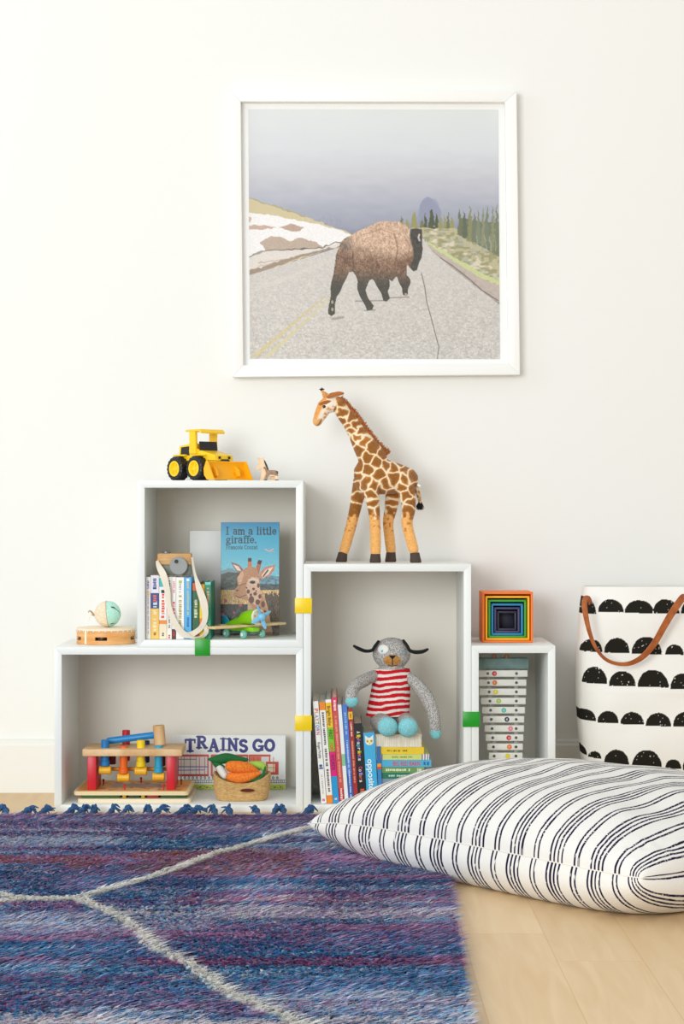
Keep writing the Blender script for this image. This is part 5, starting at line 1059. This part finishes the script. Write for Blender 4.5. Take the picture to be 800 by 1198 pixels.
    T_ = [P(112, 719.5, 4.312), P(109, 719, 4.311), P(107.5, 716.5, 4.31), P(105, 714.5, 4.309), P(103.5, 716, 4.308)]
    build('yarn_tail', MB().add(tube(T_, [.0022, .0028, .0022, .0014, .0012], n=8)), mat('tail_yarn', '#b89a6a', .9), t2)
    build('yarn_tail', MB().add(tube([P(107.5, 718, 4.309), P(105.5, 722, 4.307), P(103.5, 727, 4.305)], [.0012, .0010, .0007], n=6)), mat('pale_yarn', '#e9e2d2', .9), t2)
drum()

# ================================================================== TOY CAMERA WITH STRAP
def camera_toy():
    Y0 = 4.212; d = .03; z0 = FA+(747.7-673)*4.20/F+.0004; x0, x1 = XX(184, Y0), XX(223.5, Y0); h = .0465; zm = z0+h*.46
    t = thing('toy_camera', ((x0+x1)/2, Y0+d/2, z0), 'wooden toy camera with a grey lens and cloth strap on top of the books', 'toy camera')
    oak = mat('toy_oak', '#d2a468', .55, var=(40, '#c8965a', '#dcb27a'), aniso=(1, 1, 6)); gr = mat('grey_green_paint', '#7f8378', .55); ln = mat('lens_grey', '#969a98', .55)
    build('body', MB().add(boxr(x0, x1, Y0, Y0+d, zm+.0001, z0+h, .0025)), oak, t); build('lower_body', MB().add(boxr(x0+.0005, x1-.0005, Y0+.0005, Y0+d-.0005, z0, zm, .0018)), gr, t)
    c = P(209.3, 662, Y0); build('lens', MB().add(cyl(.0195, .012, 40, 'Y', (c.x, Y0-.006, c.z), .0015)), ln, t)
    l2 = build('lens_hole', MB().add(lathe([(0, 0), (.0042, 0), (.0042, -.001), (.0036, -.0016), (0, -.0016)], 20, 'Y', (c.x-.0045, Y0-.0136, c.z+.0098))), mat('hole_black', '#0f0e0e', .5), t)
    build('shutter_button', MB().add(cyl(.0085, .005, 24, 'Z', (XX(194, Y0), Y0+.012, z0+h+.0022), .001)), mat('button_steel', '#7c8284', .35, metal=.5), t)
    for x in (x0-.001, x1+.001): build('strap_peg', MB().add(cyl(.0035, .006, 16, 'X', (x, Y0+.008, z0+h*.72), .001)), paint('#b0622c', .5), t)
    cloth = mat('cream_cotton_tape', '#ece3d0', .9, bump=(700, .3))
    def strap(pts, hw, Ys, sy):
        pth = [P(x, y, Y) for (x, y), Y in zip(pts, Ys)]; side = []
        for i in range(len(pts)):
            dd = np.array(pts[min(i+1, len(pts)-1)])-np.array(pts[max(i-1, 0)]); nr = Vector((-dd[1], 0, -dd[0])).normalized(); side.append(nr+Vector((0, sy[i], 0)))
        return ribbon(pth, [a*4.2/F for a in hw], side, .0014)
    pts = [(183.5, 656), (186, 663), (191, 673), (195.5, 690), (197, 706), (201.5, 722), (209, 736), (218, 743), (228, 740), (236, 733), (240, 722), (238.5, 706), (233, 689), (228.5, 674), (226, 662), (224.6, 652)]
    build('strap', MB().add(strap(pts, [1.5, 3.2, 4.0, 3.4, 3.0, 3.3, 3.8, 3.6, 3.2, 3, 3.2, 4.2, 3.6, 1.6, 1.4, 1.4], [4.208, 4.2, 4.19, 4.187, 4.187, 4.186, 4.186, 4.187, 4.189, 4.188, 4.187, 4.186, 4.187, 4.19, 4.2, 4.21], [.3, .3, 0, 0, .2, .1, 0, .3, 0, .2, 0, 0, 0, .5, 1, 1])), cloth, t)
    pts = [(218, 742.5), (224, 745.5), (232, 746.2), (239, 743), (241.5, 737), (239, 731)]
    build('strap_fold', MB().add(strap(pts, [2.5, 2, 1.6, 2.2, 2.8, 2.6], [4.184, 4.184, 4.1845, 4.1855, 4.190, 4.1915], [.2, .6, 1, .6, .3, .3])), cloth, t)
camera_toy()

# ================================================================== TOY AEROPLANE
def plane():
    a = math.radians(50); o_ = Vector((XX(285, 4.25), 4.25, FA+.0003)); M = Matrix.Translation(o_) @ Matrix.Rotation(-a, 4, 'Z')
    t = thing('toy_aeroplane', tuple(o_), 'green wooden toy aeroplane with blue propeller parked before the giraffe book', 'toy aeroplane')
    gr = mat('lime_paint', '#8cd012', .4); bl = mat('sky_blue_paint', '#84c8ec', .4); tb = mat('teal_blue_paint', '#2b9fc2', .45); wd = mat('birch_ply', '#e6c790', .55, var=(30, '#dcb97e', '#eed6a8')); cr = mat('cream_birch', '#efe4cc', .6)
    b = MB(); prof = [(-.070, .024, .003), (-.055, .0265, .0055), (-.025, .0325, .010), (-.005, .036, .0125), (.006, .043, .0155), (.03, .0465, .0175), (.050, .047, .0175)]
    vs = []; n = 20
    for x, z, r in prof:
        for i in range(n):
            an = 2*PI*i/n; ca, sa_ = math.cos(an), math.sin(an); vs.append((x, r*math.copysign(abs(ca)**.8, ca), z+r*math.copysign(abs(sa_)**.9, sa_)*(.9)))
    fs = [(j*n+i, j*n+(i+1) % n, (j+1)*n+(i+1) % n, (j+1)*n+i) for j in range(len(prof)-1) for i in range(n)]; fs += [tuple(range(n-1, -1, -1)), tuple((len(prof)-1)*n+i for i in range(n))]
    b.add((vs, fs), M); b.add(boxr(-.05, .045, -.010, .010, .014, .024, .003), M); build('fuselage', b, gr, t)
    nm = M @ Matrix.Translation((.052, 0, .047)) @ Matrix.Rotation(PI/2, 4, 'Y'); 
    build('nose_ring', MB().add(cyl(.0178, .005, 32, 'Z', (0, 0, 0), .0012), nm), cr, t)
    for q in range(6):
        an = PI/3*q+.3; build('engine_dot', MB().add(cyl(.0024, .0016, 10, 'Z', (.012*math.cos(an), .012*math.sin(an), .003), .0004), nm), paint('#d9a441'), t)
    p = build('propeller', MB().add(ell((0, 0, .012), (.0085, .0085, .008)), nm), bl, t)
    for q in range(4):
        an = PI/2*q+.42; B_ = nm @ Matrix.Translation((0, 0, .011)) @ Matrix.Rotation(an, 4, 'Z') @ Matrix.Translation((.0145, 0, 0)) @ Matrix.Rotation(.35, 4, 'X'); build('propeller_blade', MB().add(ell((0, 0, 0), (.0145, .0048, .0016), None, 20, 10), B_), bl, p)
    w = MB(); w.add(box(.030, .195, .0055, .0022, 3, (0, 0, 0)), M @ Matrix.Translation((.012, 0, .0265)) @ Matrix.Rotation(math.radians(1.0), 4, 'X')); build('wing', w, wd, t)
    f = MB(); f.add(prism([(-.074, .024), (-.078, .036), (-.072, .046), (-.062, .043), (-.050, .030), (-.052, .026)], -.002, .002, .0006), M); build('tail_fin', f, tb, t)
    f = MB(); f.add(boxr(-.072, -.056, -.022, .022, .0235, .0265, .0012), M); build('tailplane', f, wd, t)
    ax = mat('axle_metal', '#5d7f80', .4, metal=.3); tl = mat('wheel_teal', '#6fb9aa', .45)
    for x in (-.03, .032):
        build('axle', MB().add(cyl(.0018, .05, 10, 'Y', (x, 0, .0092)), M).add(boxr(x-.005, x+.005, -.008, .008, .0085, .0155, .001), M), ax, t)
        for y in (-.025, .025):
            wv = build('wheel', MB().add(cyl(.009, .0085, 28, 'Y', (x, y, .009), .002), M), tl, t); build('hubcap', MB().add(cyl(.0038, .0102, 16, 'Y', (x, y, .009), .0006), M), paint('#e8ead8', .4), wv)
plane()

# ================================================================== POUNDING BENCH, HAMMER, PUZZLE BOARDS
def bench():
    ply = mat('birch_board', '#e8c48c', .5, var=(22, '#dfb678', '#efd2a2'), aniso=(1, 1, 5)); Yb = 4.2
    G = 'wooden puzzle boards under the pounding bench'
    x0, x1 = XX(90.5, Yb), XX(223, Yb); z0 = FB
    def rr(x0, x1, y0, y1, r=.009, n=6):
        pts = []
        for cx_, cy_, a0 in ((x1-r, y1-r, 0), (x0+r, y1-r, 90), (x0+r, y0+r, 180), (x1-r, y0+r, 270)):
            for i in range(n+1):
                a = math.radians(a0+90*i/n); pts.append((cx_+r*math.cos(a), cy_+r*math.sin(a)))
        return pts
    def slab(pts, z0, z1):
        n = len(pts); return [(x, y, z0) for x, y in pts]+[(x, y, z1) for x, y in pts], [tuple(range(n-1, -1, -1)), tuple(range(n, 2*n))]+[(i, (i+1) % n, (i+1) % n+n, i+n) for i in range(n)]
    t = thing('puzzle_board', ((x0+x1)/2, 4.285, z0), 'lower wooden puzzle board with coloured pieces, directly on the shelf floor', 'puzzle board', G)
    build('tray', MB().add(slab(rr(x0, x1, Yb, 4.37), z0, z0+.009)), mat('pale_birch', '#f0dfc0', .5), t)
    px_ = [('#3d7a3a', 96, 140), ('#e8c72a', 143, 147), ('#2c5a34', 150, 163), ('#e8c72a', 165, 169), ('#b8382a', 172, 185), ('#2f6a3a', 188, 218)]
    for c, a, b in px_: build('puzzle_piece', MB().add(boxr(XX(a, 4.21), XX(b, 4.21), 4.215, 4.345, z0+.0092, z0+.0165, .001)), paint(c, .5), t)
    z1 = z0+.0168; t = thing('puzzle_board', (XX(153, 4.2), 4.285, z1), 'upper wooden puzzle board with red knobs, right under the pounding bench', 'puzzle board', G)
    x0, x1 = XX(86, Yb), XX(220.5, Yb); zt = z1+.0085; build('tray', MB().add(slab(rr(x0, x1, Yb, 4.375), z1, zt)), mat('pale_birch_edge', '#ecd3a4', .5), t)
    cv = Canvas(0, 240, 0, 170, 240, 170); cv.c[:] = (236, 170, 62); rs = random.Random(12); n1 = vnoise(cv.X/9, cv.Y/9, 5)
    for _ in range(80):
        x, y = rs.uniform(8, 232), rs.uniform(8, 162); c = rs.choice([(214, 84, 50), (236, 226, 210), (96, 70, 90), (232, 170, 60), (120, 96, 80), (240, 232, 220), (196, 60, 50)])
        cv.line([(x, y), (x+rs.uniform(-14, 14), y+rs.uniform(-6, 6))], rs.uniform(4, 9), c)
    cv.poly([(70, 60), (175, 55), (182, 110), (64, 112)], (150, 140, 160), .7)
    sh = cv.sheet('printed_picture', (x0+.006, 4.369, zt+.0002), (x1-x0-.012, 0, 0), (0, -.163, 0), PRINT, t)
    for px, Y in ((145.7, 4.222), (191.5, 4.222), (121, 4.30), (212, 4.30), (165, 4.33)):
        c = (XX(px, Y), Y, zt+.006); build('knob', MB().add(cyl(.0016, .010, 10, 'Z', (c[0], c[1], zt+.005))).add(ell((c[0], c[1], zt+.0105), (.0028, .0028, .0028), n=12, m=8)), paint('#c8202c', .35), t)
    # bench
    Yf_ = 4.216; t = thing('pounding_bench', (XX(154, Yf_), 4.265, zt), 'wooden pounding bench with red legs and coloured pegs on the puzzle boards', 'pounding bench'); zt += .0006
    zb = ZZ(884.6, 4.214); ztp = zb+.0155; beech = mat('beech_top', '#dfb57f', .5, var=(26, '#d3a56c', '#e8c596'), aniso=(1, 6, 1)); red = mat('red_paint', '#d3202f', .38)
    build('top_board', MB().add(boxr(XX(96.3, 4.21), XX(212.8, 4.21), 4.21, 4.318, zb, ztp, .0018)), beech, t)
    for a, b in ((102, 112.3), (194.6, 204.3)): build('leg', MB().add(boxr(XX(a, Yf_), XX(b, Yf_), Yf_, 4.31, zt, zb-.0002, .0015)), red, t)
    yel = mat('yellow_barrel', '#f2b92b', .4)
    build('rod', MB().add(cyl(.0042, XX(200, 4.25)-XX(108, 4.25), 14, 'X', (XX(154, 4.25), 4.262, ZZ(900.5, 4.25)))), mat('amber_rod', '#d9962a', .45), t)
    for px, py, c, yt, yb in ((123, 901, '#1f78b8', 863.5, 896), (144.5, 909.5, '#ee6a1c', 870.5, 905), (164.8, 902, '#f7d41a', 863.8, 897), (185.7, 908.5, '#28a3c9', 870, 904)):
        Y = 4.236; z1_, z2_ = ZZ(yt+2, Y), ZZ(yb, Y); p = build('peg', MB().add(cyl(.0088, z1_-z2_, 26, 'Z', (XX(px, Y), Y, (z1_+z2_)/2), .0012)).add(cyl(.0104, .012, 26, 'Z', (XX(px, Y), Y, z2_+.006), .001)), paint(c, .35), t)
        build('barrel', MB().add(cyl(.0088, .0262, 24, 'X', (XX(px, Y), Y, ZZ(py, Y)), .001)).add(cyl(.0094, .003, 24, 'X', (XX(px, Y)-.010, Y, ZZ(py, Y)), .0005)).add(cyl(.0094, .003, 24, 'X', (XX(px, Y)+.010, Y, ZZ(py, Y)), .0005)), yel, t)
    for px, c, yt, yb in ((131, '#7c1d24', 874, 894), (147.5, '#c3202c', 854, 890), (170.5, '#1d3f77', 866, 892), (189, '#8a2a2e', 874, 896)):
        Y = 4.298; z1_, z2_ = ZZ(yt, Y), ZZ(yb, Y); build('peg', MB().add(cyl(.0086, z1_-z2_, 24, 'Z', (XX(px, Y), Y, (z1_+z2_)/2), .0012)), paint(c, .35), t)
    # hammer
    Yh = 4.2685; hc = Vector((XX(186.3, Yh), Yh, ztp+.0004+.0232)); t = thing('toy_hammer', (hc.x, Yh, ztp), 'small wooden mallet with a blue handle lying across the pounding bench', 'toy hammer')
    R_ = Matrix.Translation(hc) @ Matrix.Rotation(math.radians(-5), 4, 'Y'); build('mallet_head', MB().add(cyl(.0128, .0435, 32, 'Z', (0, 0, 0), .0014), R_), mat('beech_head', '#d9ad74', .5, var=(30, '#cf9f64', '#e2bc8a'), aniso=(1, 1, .3)), t)
    build('handle', MB().add(tube([Vector((XX(127.5, Yh), Yh, ztp+.0110)), Vector((XX(152, Yh), Yh, ztp+.0170)), hc+Vector((-.010, 0, .0002))], [.0074, .0074, .0074], n=20, per=2)), mat('blue_handle_paint', '#1f86c8', .35), t)
bench()

# ================================================================== VEGETABLE BASKET
def basket():
    cx_, cy_ = XX(283.3, 4.27), 4.268; a, b = .0608, .047
    t = thing('woven_basket', (cx_, cy_, FB), 'small tan woven basket of knitted vegetables in front of the train book', 'basket')
    na = 120; rows = 60; vs = []; th = .0032
    def sec(an, A_, B_): ca, sa_ = math.cos(an), math.sin(an); return A_*math.copysign(abs(ca)**.55, ca), B_*math.copysign(abs(sa_)**.55, sa_)
    for side in (0, 1):
        for i in range(rows):
            f = i/(rows-1); f_ = f if not side else 1-f
            for j in range(na):
                an = 2*PI*j/na; x, y = sec(an, 1, 1); top = .0395+.0185*min(1, abs(x))**2.2
                z = top*f_; g = .86+.14*min(1, f_*2.2)**.6+.02*f_; rip = .0007*math.sin(z/.0022*2*PI) if not side else 0
                X_, Y_ = x*(a*g+rip-side*th), y*(b*g+rip-side*th); vs.append((cx_+X_, cy_+Y_, FB+z+(.003 if side and i == rows-1 else 0)))
    n2 = rows*2; fs = [(i*na+j, i*na+(j+1) % na, (i+1)*na+(j+1) % na, (i+1)*na+j) for i in range(n2-1) for j in range(na)]; fs.append(tuple(range(na-1, -1, -1))); fs.append(tuple((n2-1)*na+j for j in range(na)))
    build('basket_wall', MB().add((vs, fs)), mat('jute_weave', '#d2aa6c', .9, bump=(500, .4, .001), var=(140, '#c49a5c', '#dfbb82'), aniso=(1, 1, 3)), t, ang=50)
    Y = cy_-b-.0012; c = P(289.5, 924.8, Y); m = MB(); m.add(lathe([(0, 0), (.0160, 0), (.0160, .0006), (0, .0006)], 28, 'Y'), Matrix.Translation((c.x, Y+.0004, c.z)) @ Matrix.Diagonal((1.0, 1, .27, 1))); build('slot_shade_plate', m, paint('#5a1a16', .9), t)  # maroon disc, coloured as the shaded red inside the handle slot
    build('handle_rim', MB().add(tube([(c.x+.0165*math.cos(q), Y-.0002, c.z+.0046*math.sin(q)) for q in np.linspace(0, 2*PI, 25)], .0009, n=6, per=1)), mat('jute_rim', '#b98f54', .9), t)
    V = lambda x, y, Y_: P(195+x/5.517, 850+y/5.517, Y_)
    knit = dict(bump=(420, .5, .001)); og = mat('orange_knit', '#f07c1e', .95, var=(260, '#e26a12', '#f79038'), **knit); lg = mat('light_green_knit', '#a6cf52', .95, **knit); dg = mat('dark_green_felt', '#1f6a34', .9, **knit)
    k = 4.25/F/5.517
    def veg(name, label, shape, m, parts=(), cat='plush vegetable', grp=None):
        c = Vector(shape[0]) if isinstance(shape, list) else None; vs, _ = shape; xs = [v[0] for v in vs]; ys = [v[1] for v in vs]; zs = [v[2] for v in vs]
        q = thing(name, ((min(xs)+max(xs))/2, (min(ys)+max(ys))/2, min(zs)), label, cat, grp); build('knitted_body', MB().add(shape), m, q)
        for nm, sh, mm in parts: build(nm, MB().add(sh), mm, q)
        return q
    veg('knitted_carrot', 'upper of the two orange knitted carrots in the basket', tube([V(412, 258, 4.238), V(470, 262, 4.238), V(530, 270, 4.242), V(588, 292, 4.246)], [36*k, 40*k, 33*k, 12*k], n=20), og,
        [('leafy_top', tube([V(398, 250, 4.246), V(384, 236, 4.252)], [9*k, 6*k], n=8), dg)], grp='knitted carrots in the basket')
    veg('knitted_carrot', 'lower of the two orange knitted carrots, sticking out over the basket rim', tube([V(412, 325, 4.234), V(470, 334, 4.232), V(540, 322, 4.234), V(598, 300, 4.236)], [30*k, 35*k, 28*k, 11*k], n=20), og,
        [('leafy_top', tube([V(394, 322, 4.24), V(380, 318, 4.246)], [8*k, 5*k], n=8), dg)], grp='knitted carrots in the basket')
    veg('knitted_leek', 'dark green felt leek with a white end at the back of the basket', tube([V(272, 212, 4.266), V(330, 212, 4.27), V(390, 205, 4.276), V(460, 212, 4.28), V(515, 214, 4.28)], [8*k, 30*k, 34*k, 24*k, 12*k], n=16), dg,
        [('white_stem', tube([V(330, 250, 4.27), V(356, 290, 4.258), V(376, 318, 4.25)], [18*k, 26*k, 24*k], n=14), mat('white_knit', '#eae6dc', .95, **knit)), ('folded_leaf', tube([V(300, 225, 4.27), V(330, 250, 4.268), V(360, 262, 4.266)], [14*k, 22*k, 16*k], n=12), dg)])
    veg('knitted_lettuce', 'light green knitted leaf bunch at the right side of the basket', tube([V(520, 250, 4.268), V(570, 250, 4.268), V(612, 255, 4.268), V(628, 272, 4.266)], [20*k, 28*k, 28*k, 20*k], n=16), lg,
        [('dark_leaf', tube([V(636, 262, 4.25), V(622, 310, 4.24), V(580, 352, 4.232), V(548, 374, 4.230)], [6*k, 11*k, 14*k, 8*k], n=10), dg), ('dark_leaf', tube([V(600, 330, 4.236), V(560, 345, 4.232), V(530, 352, 4.23)], [5*k, 9*k, 6*k], n=10), dg)])
    veg('knitted_tomato', 'red knitted tomato low in the basket under the carrots', ell(V(520, 382, 4.25), (46*k, 40*k, 34*k)), mat('red_knit', '#d23226', .95, **knit), [('stalk', ell(V(520, 350, 4.246), (10*k, 8*k, 5*k)), dg)])
basket()

# ================================================================== NESTED BOXES AND XYLOPHONE
def nest():
    Y = 4.276; s = Y/F; wall = .0045; z = TOPD+.0004; x = XX(564.3, Y); w = .1105
    cols = [('#f5781e', 'orange'), ('#fbb81a', 'yellow'), ('#3f9e2c', 'green'), ('#1f86bd', 'blue'), ('#453f66', 'dark purple'), ('#26243a', 'added shade-coloured')]  # last box is added, its near-black colour stands for the shaded interior
    y = Y; cx_ = x+w/2
    for i, (c, nm) in enumerate(cols):
        lab = 'orange open wooden box, outermost of the nested boxes on the narrow shelf box' if i == 0 else '%s open wooden box nested inside the %s one' % (nm, cols[i-1][1])
        d = w*.98; t = thing('nesting_box', (cx_, y+d/2, z), lab, 'nesting box', 'nested coloured boxes'); m = paint(c, .5)
        x0, x1 = cx_-w/2, cx_+w/2; z1 = z+w
        mb = MB(); mb.add(prism([(x0, z), (x1, z), (x1-wall, z+wall), (x0+wall, z+wall)], y, y+d, .0005)); mb.add(prism([(x0, z1), (x0+wall, z1-wall), (x1-wall, z1-wall), (x1, z1)], y, y+d, .0005))
        mb.add(prism([(x0, z), (x0+wall, z+wall), (x0+wall, z1-wall), (x0, z1)], y, y+d, .0005)); mb.add(prism([(x1, z), (x1, z1), (x1-wall, z1-wall), (x1-wall, z+wall)], y, y+d, .0005))
        build('box_sides', mb, m, t); build('box_bottom', MB().add(boxr(x0+wall, x1-wall, y+d-.004, y+d-.001, z+wall, z1-wall, .0003)), m, t)
        z += wall+.0006; w = w-2*wall-.0046; y += .0045
nest()
def xylo():
    Y = 4.268; X_ = lambda x, y: P(535+x/5.448, 680+y/5.448, Y); kk = Y/F/5.448
    t = thing('xylophone', (XX(589, Y), Y+.02, FB), 'grey toy xylophone with coloured dots standing upright in the narrow shelf box', 'xylophone')
    bar = mat('pale_grey_bars', '#e6e4dc', .45); rail = mat('rail_grey', '#a8aaa4', .5); teal = mat('grey_teal_end', '#66807e', .55, var=(40, '#5c7674', '#708a88'))
    Ls = [136, 138, 142, 150, 157, 163, 173, 180, 190, 200, 208, 216]; Rs = [447, 439, 438, 435, 430, 425, 424, 420, 417, 415, 412, 410]; dc = ['#c9202c', '#e0752c', '#e8d22c', '#a2c23c', '#58bfae', '#3c2f58', '#ea7f98', '#d02a34', '#ef7a22', '#e8d22c', '#a2c23c', '#58bfae']
    dx = [235, 237, 243, 262, 295, 315, 338, 327, 331, 320, 310, 305]
    zb = FB+.0003; zt = ZZ(680+500/5.448, Y)
    for xa, xb in ((193, 262), (375, 372)):
        a = X_(xa, 540); q = X_(xb, 1400); mb = MB(); mb.add(prism([(a.x-.004, a.z), (a.x+.004, a.z), (q.x+.004, zb+.006), (q.x-.004, zb+.006)], Y+.0055, Y+.018)); build('rail', mb, rail, t)
    e = X_(140, 490); f = X_(455, 560); build('end_block', MB().add(boxr(e.x-.005, f.x, Y-.004, Y+.024, f.z, e.z, .003)), teal, t)
    e2 = X_(190, 0); f2 = X_(420, 0); build('end_block', MB().add(boxr(e2.x, f2.x, Y-.002, Y+.024, zb, zb+.009, .002)), teal, t)
    for x in (235, 315): 
        q = X_(x, 476); build('foot_peg', MB().add(cyl(.0048, .008, 18, 'Z', (q.x, Y+.008, e.z+.0035), .001)), paint('#a8683c', .5), t)
    scr = mat('screw_steel', '#6a6862', .3, metal=.8)
    for i in range(12):
        yc = 588+58.4*i+(0); a = X_(Ls[i], yc-21); b = X_(Rs[i], yc+21)
        if a.z < zb+.018: break
        bb = build('tone_bar', MB().add(boxr(a.x, b.x, Y-.0015, Y+.0045, b.z, a.z, .0012)), bar, t)
        c = X_(dx[i], yc); d = build('colour_dot', MB().add(cyl(15.5*kk, .0008, 24, 'Y', (c.x, Y-.0018, c.z), .0002)), paint(dc[i], .4), bb)
        if i < 9: text('GFEDCBAGF'[i], 18*kk, Matrix(((1, 0, 0, c.x-5*kk), (0, 0, -1, Y-.0023), (0, 1, 0, c.z-6*kk), (0, 0, 0, 1))), paint('#f2f0ea'), bb, 'letter')
        for xs_ in (193+i*4.5, 376-i*.4):
            c = X_(xs_, yc); build('screw', MB().add(cyl(9*kk, .0012, 18, 'Y', (c.x, Y-.002, c.z), .0003)).add(cyl(5*kk, .0004, 14, 'Y', (c.x, Y-.0027, c.z), .0001), mi=0), scr, bb)
xylo()

# ================================================================== LIGHT AND CAMERA
w = bpy.data.worlds.new('sky'); sc.world = w; w.use_nodes = True
w.node_tree.nodes['Background'].inputs[0].default_value = (1.0, .99, .975, 1); w.node_tree.nodes['Background'].inputs[1].default_value = .66
def area(name, loc, tgt, sx, sy, p, col):
    l = bpy.data.lights.new(name, 'AREA'); l.shape = 'RECTANGLE'; l.size = sx; l.size_y = sy; l.energy = p; l.color = col
    o = bpy.data.objects.new(name, l); COL.objects.link(o); o.location = loc; o.rotation_euler = (Vector(tgt)-Vector(loc)).to_track_quat('-Z', 'Y').to_euler()
area('window_daylight', (-2.7, 2.6, 2.1), (0.1, 4.2, .6), 1.8, 1.6, 12, (.80, .94, 1.0))
area('front_fill_light', (-1.95, -1.0, 1.35), (.0, 4.4, .6), 2.1, 2.0, 132, (.93, .98, 1.0))  # added soft fill from the camera side, lightens the shelf interiors
cam = bpy.data.cameras.new('camera'); co = bpy.data.objects.new('camera', cam); COL.objects.link(co)
cam.sensor_fit = 'HORIZONTAL'; cam.sensor_width = 36; cam.lens = 36*F/800; cam.clip_start = .05
co.location = (0, 0, H); co.rotation_euler = (PI/2, 0, 0); sc.camera = co
sc.view_settings.view_transform = 'Standard'; sc.view_settings.look = 'None'; sc.view_settings.gamma = 1; sc.view_settings.exposure = 0.16
try: sc.view_settings.use_curve_mapping = False
except Exception: pass
sc.cycles.use_denoising = True
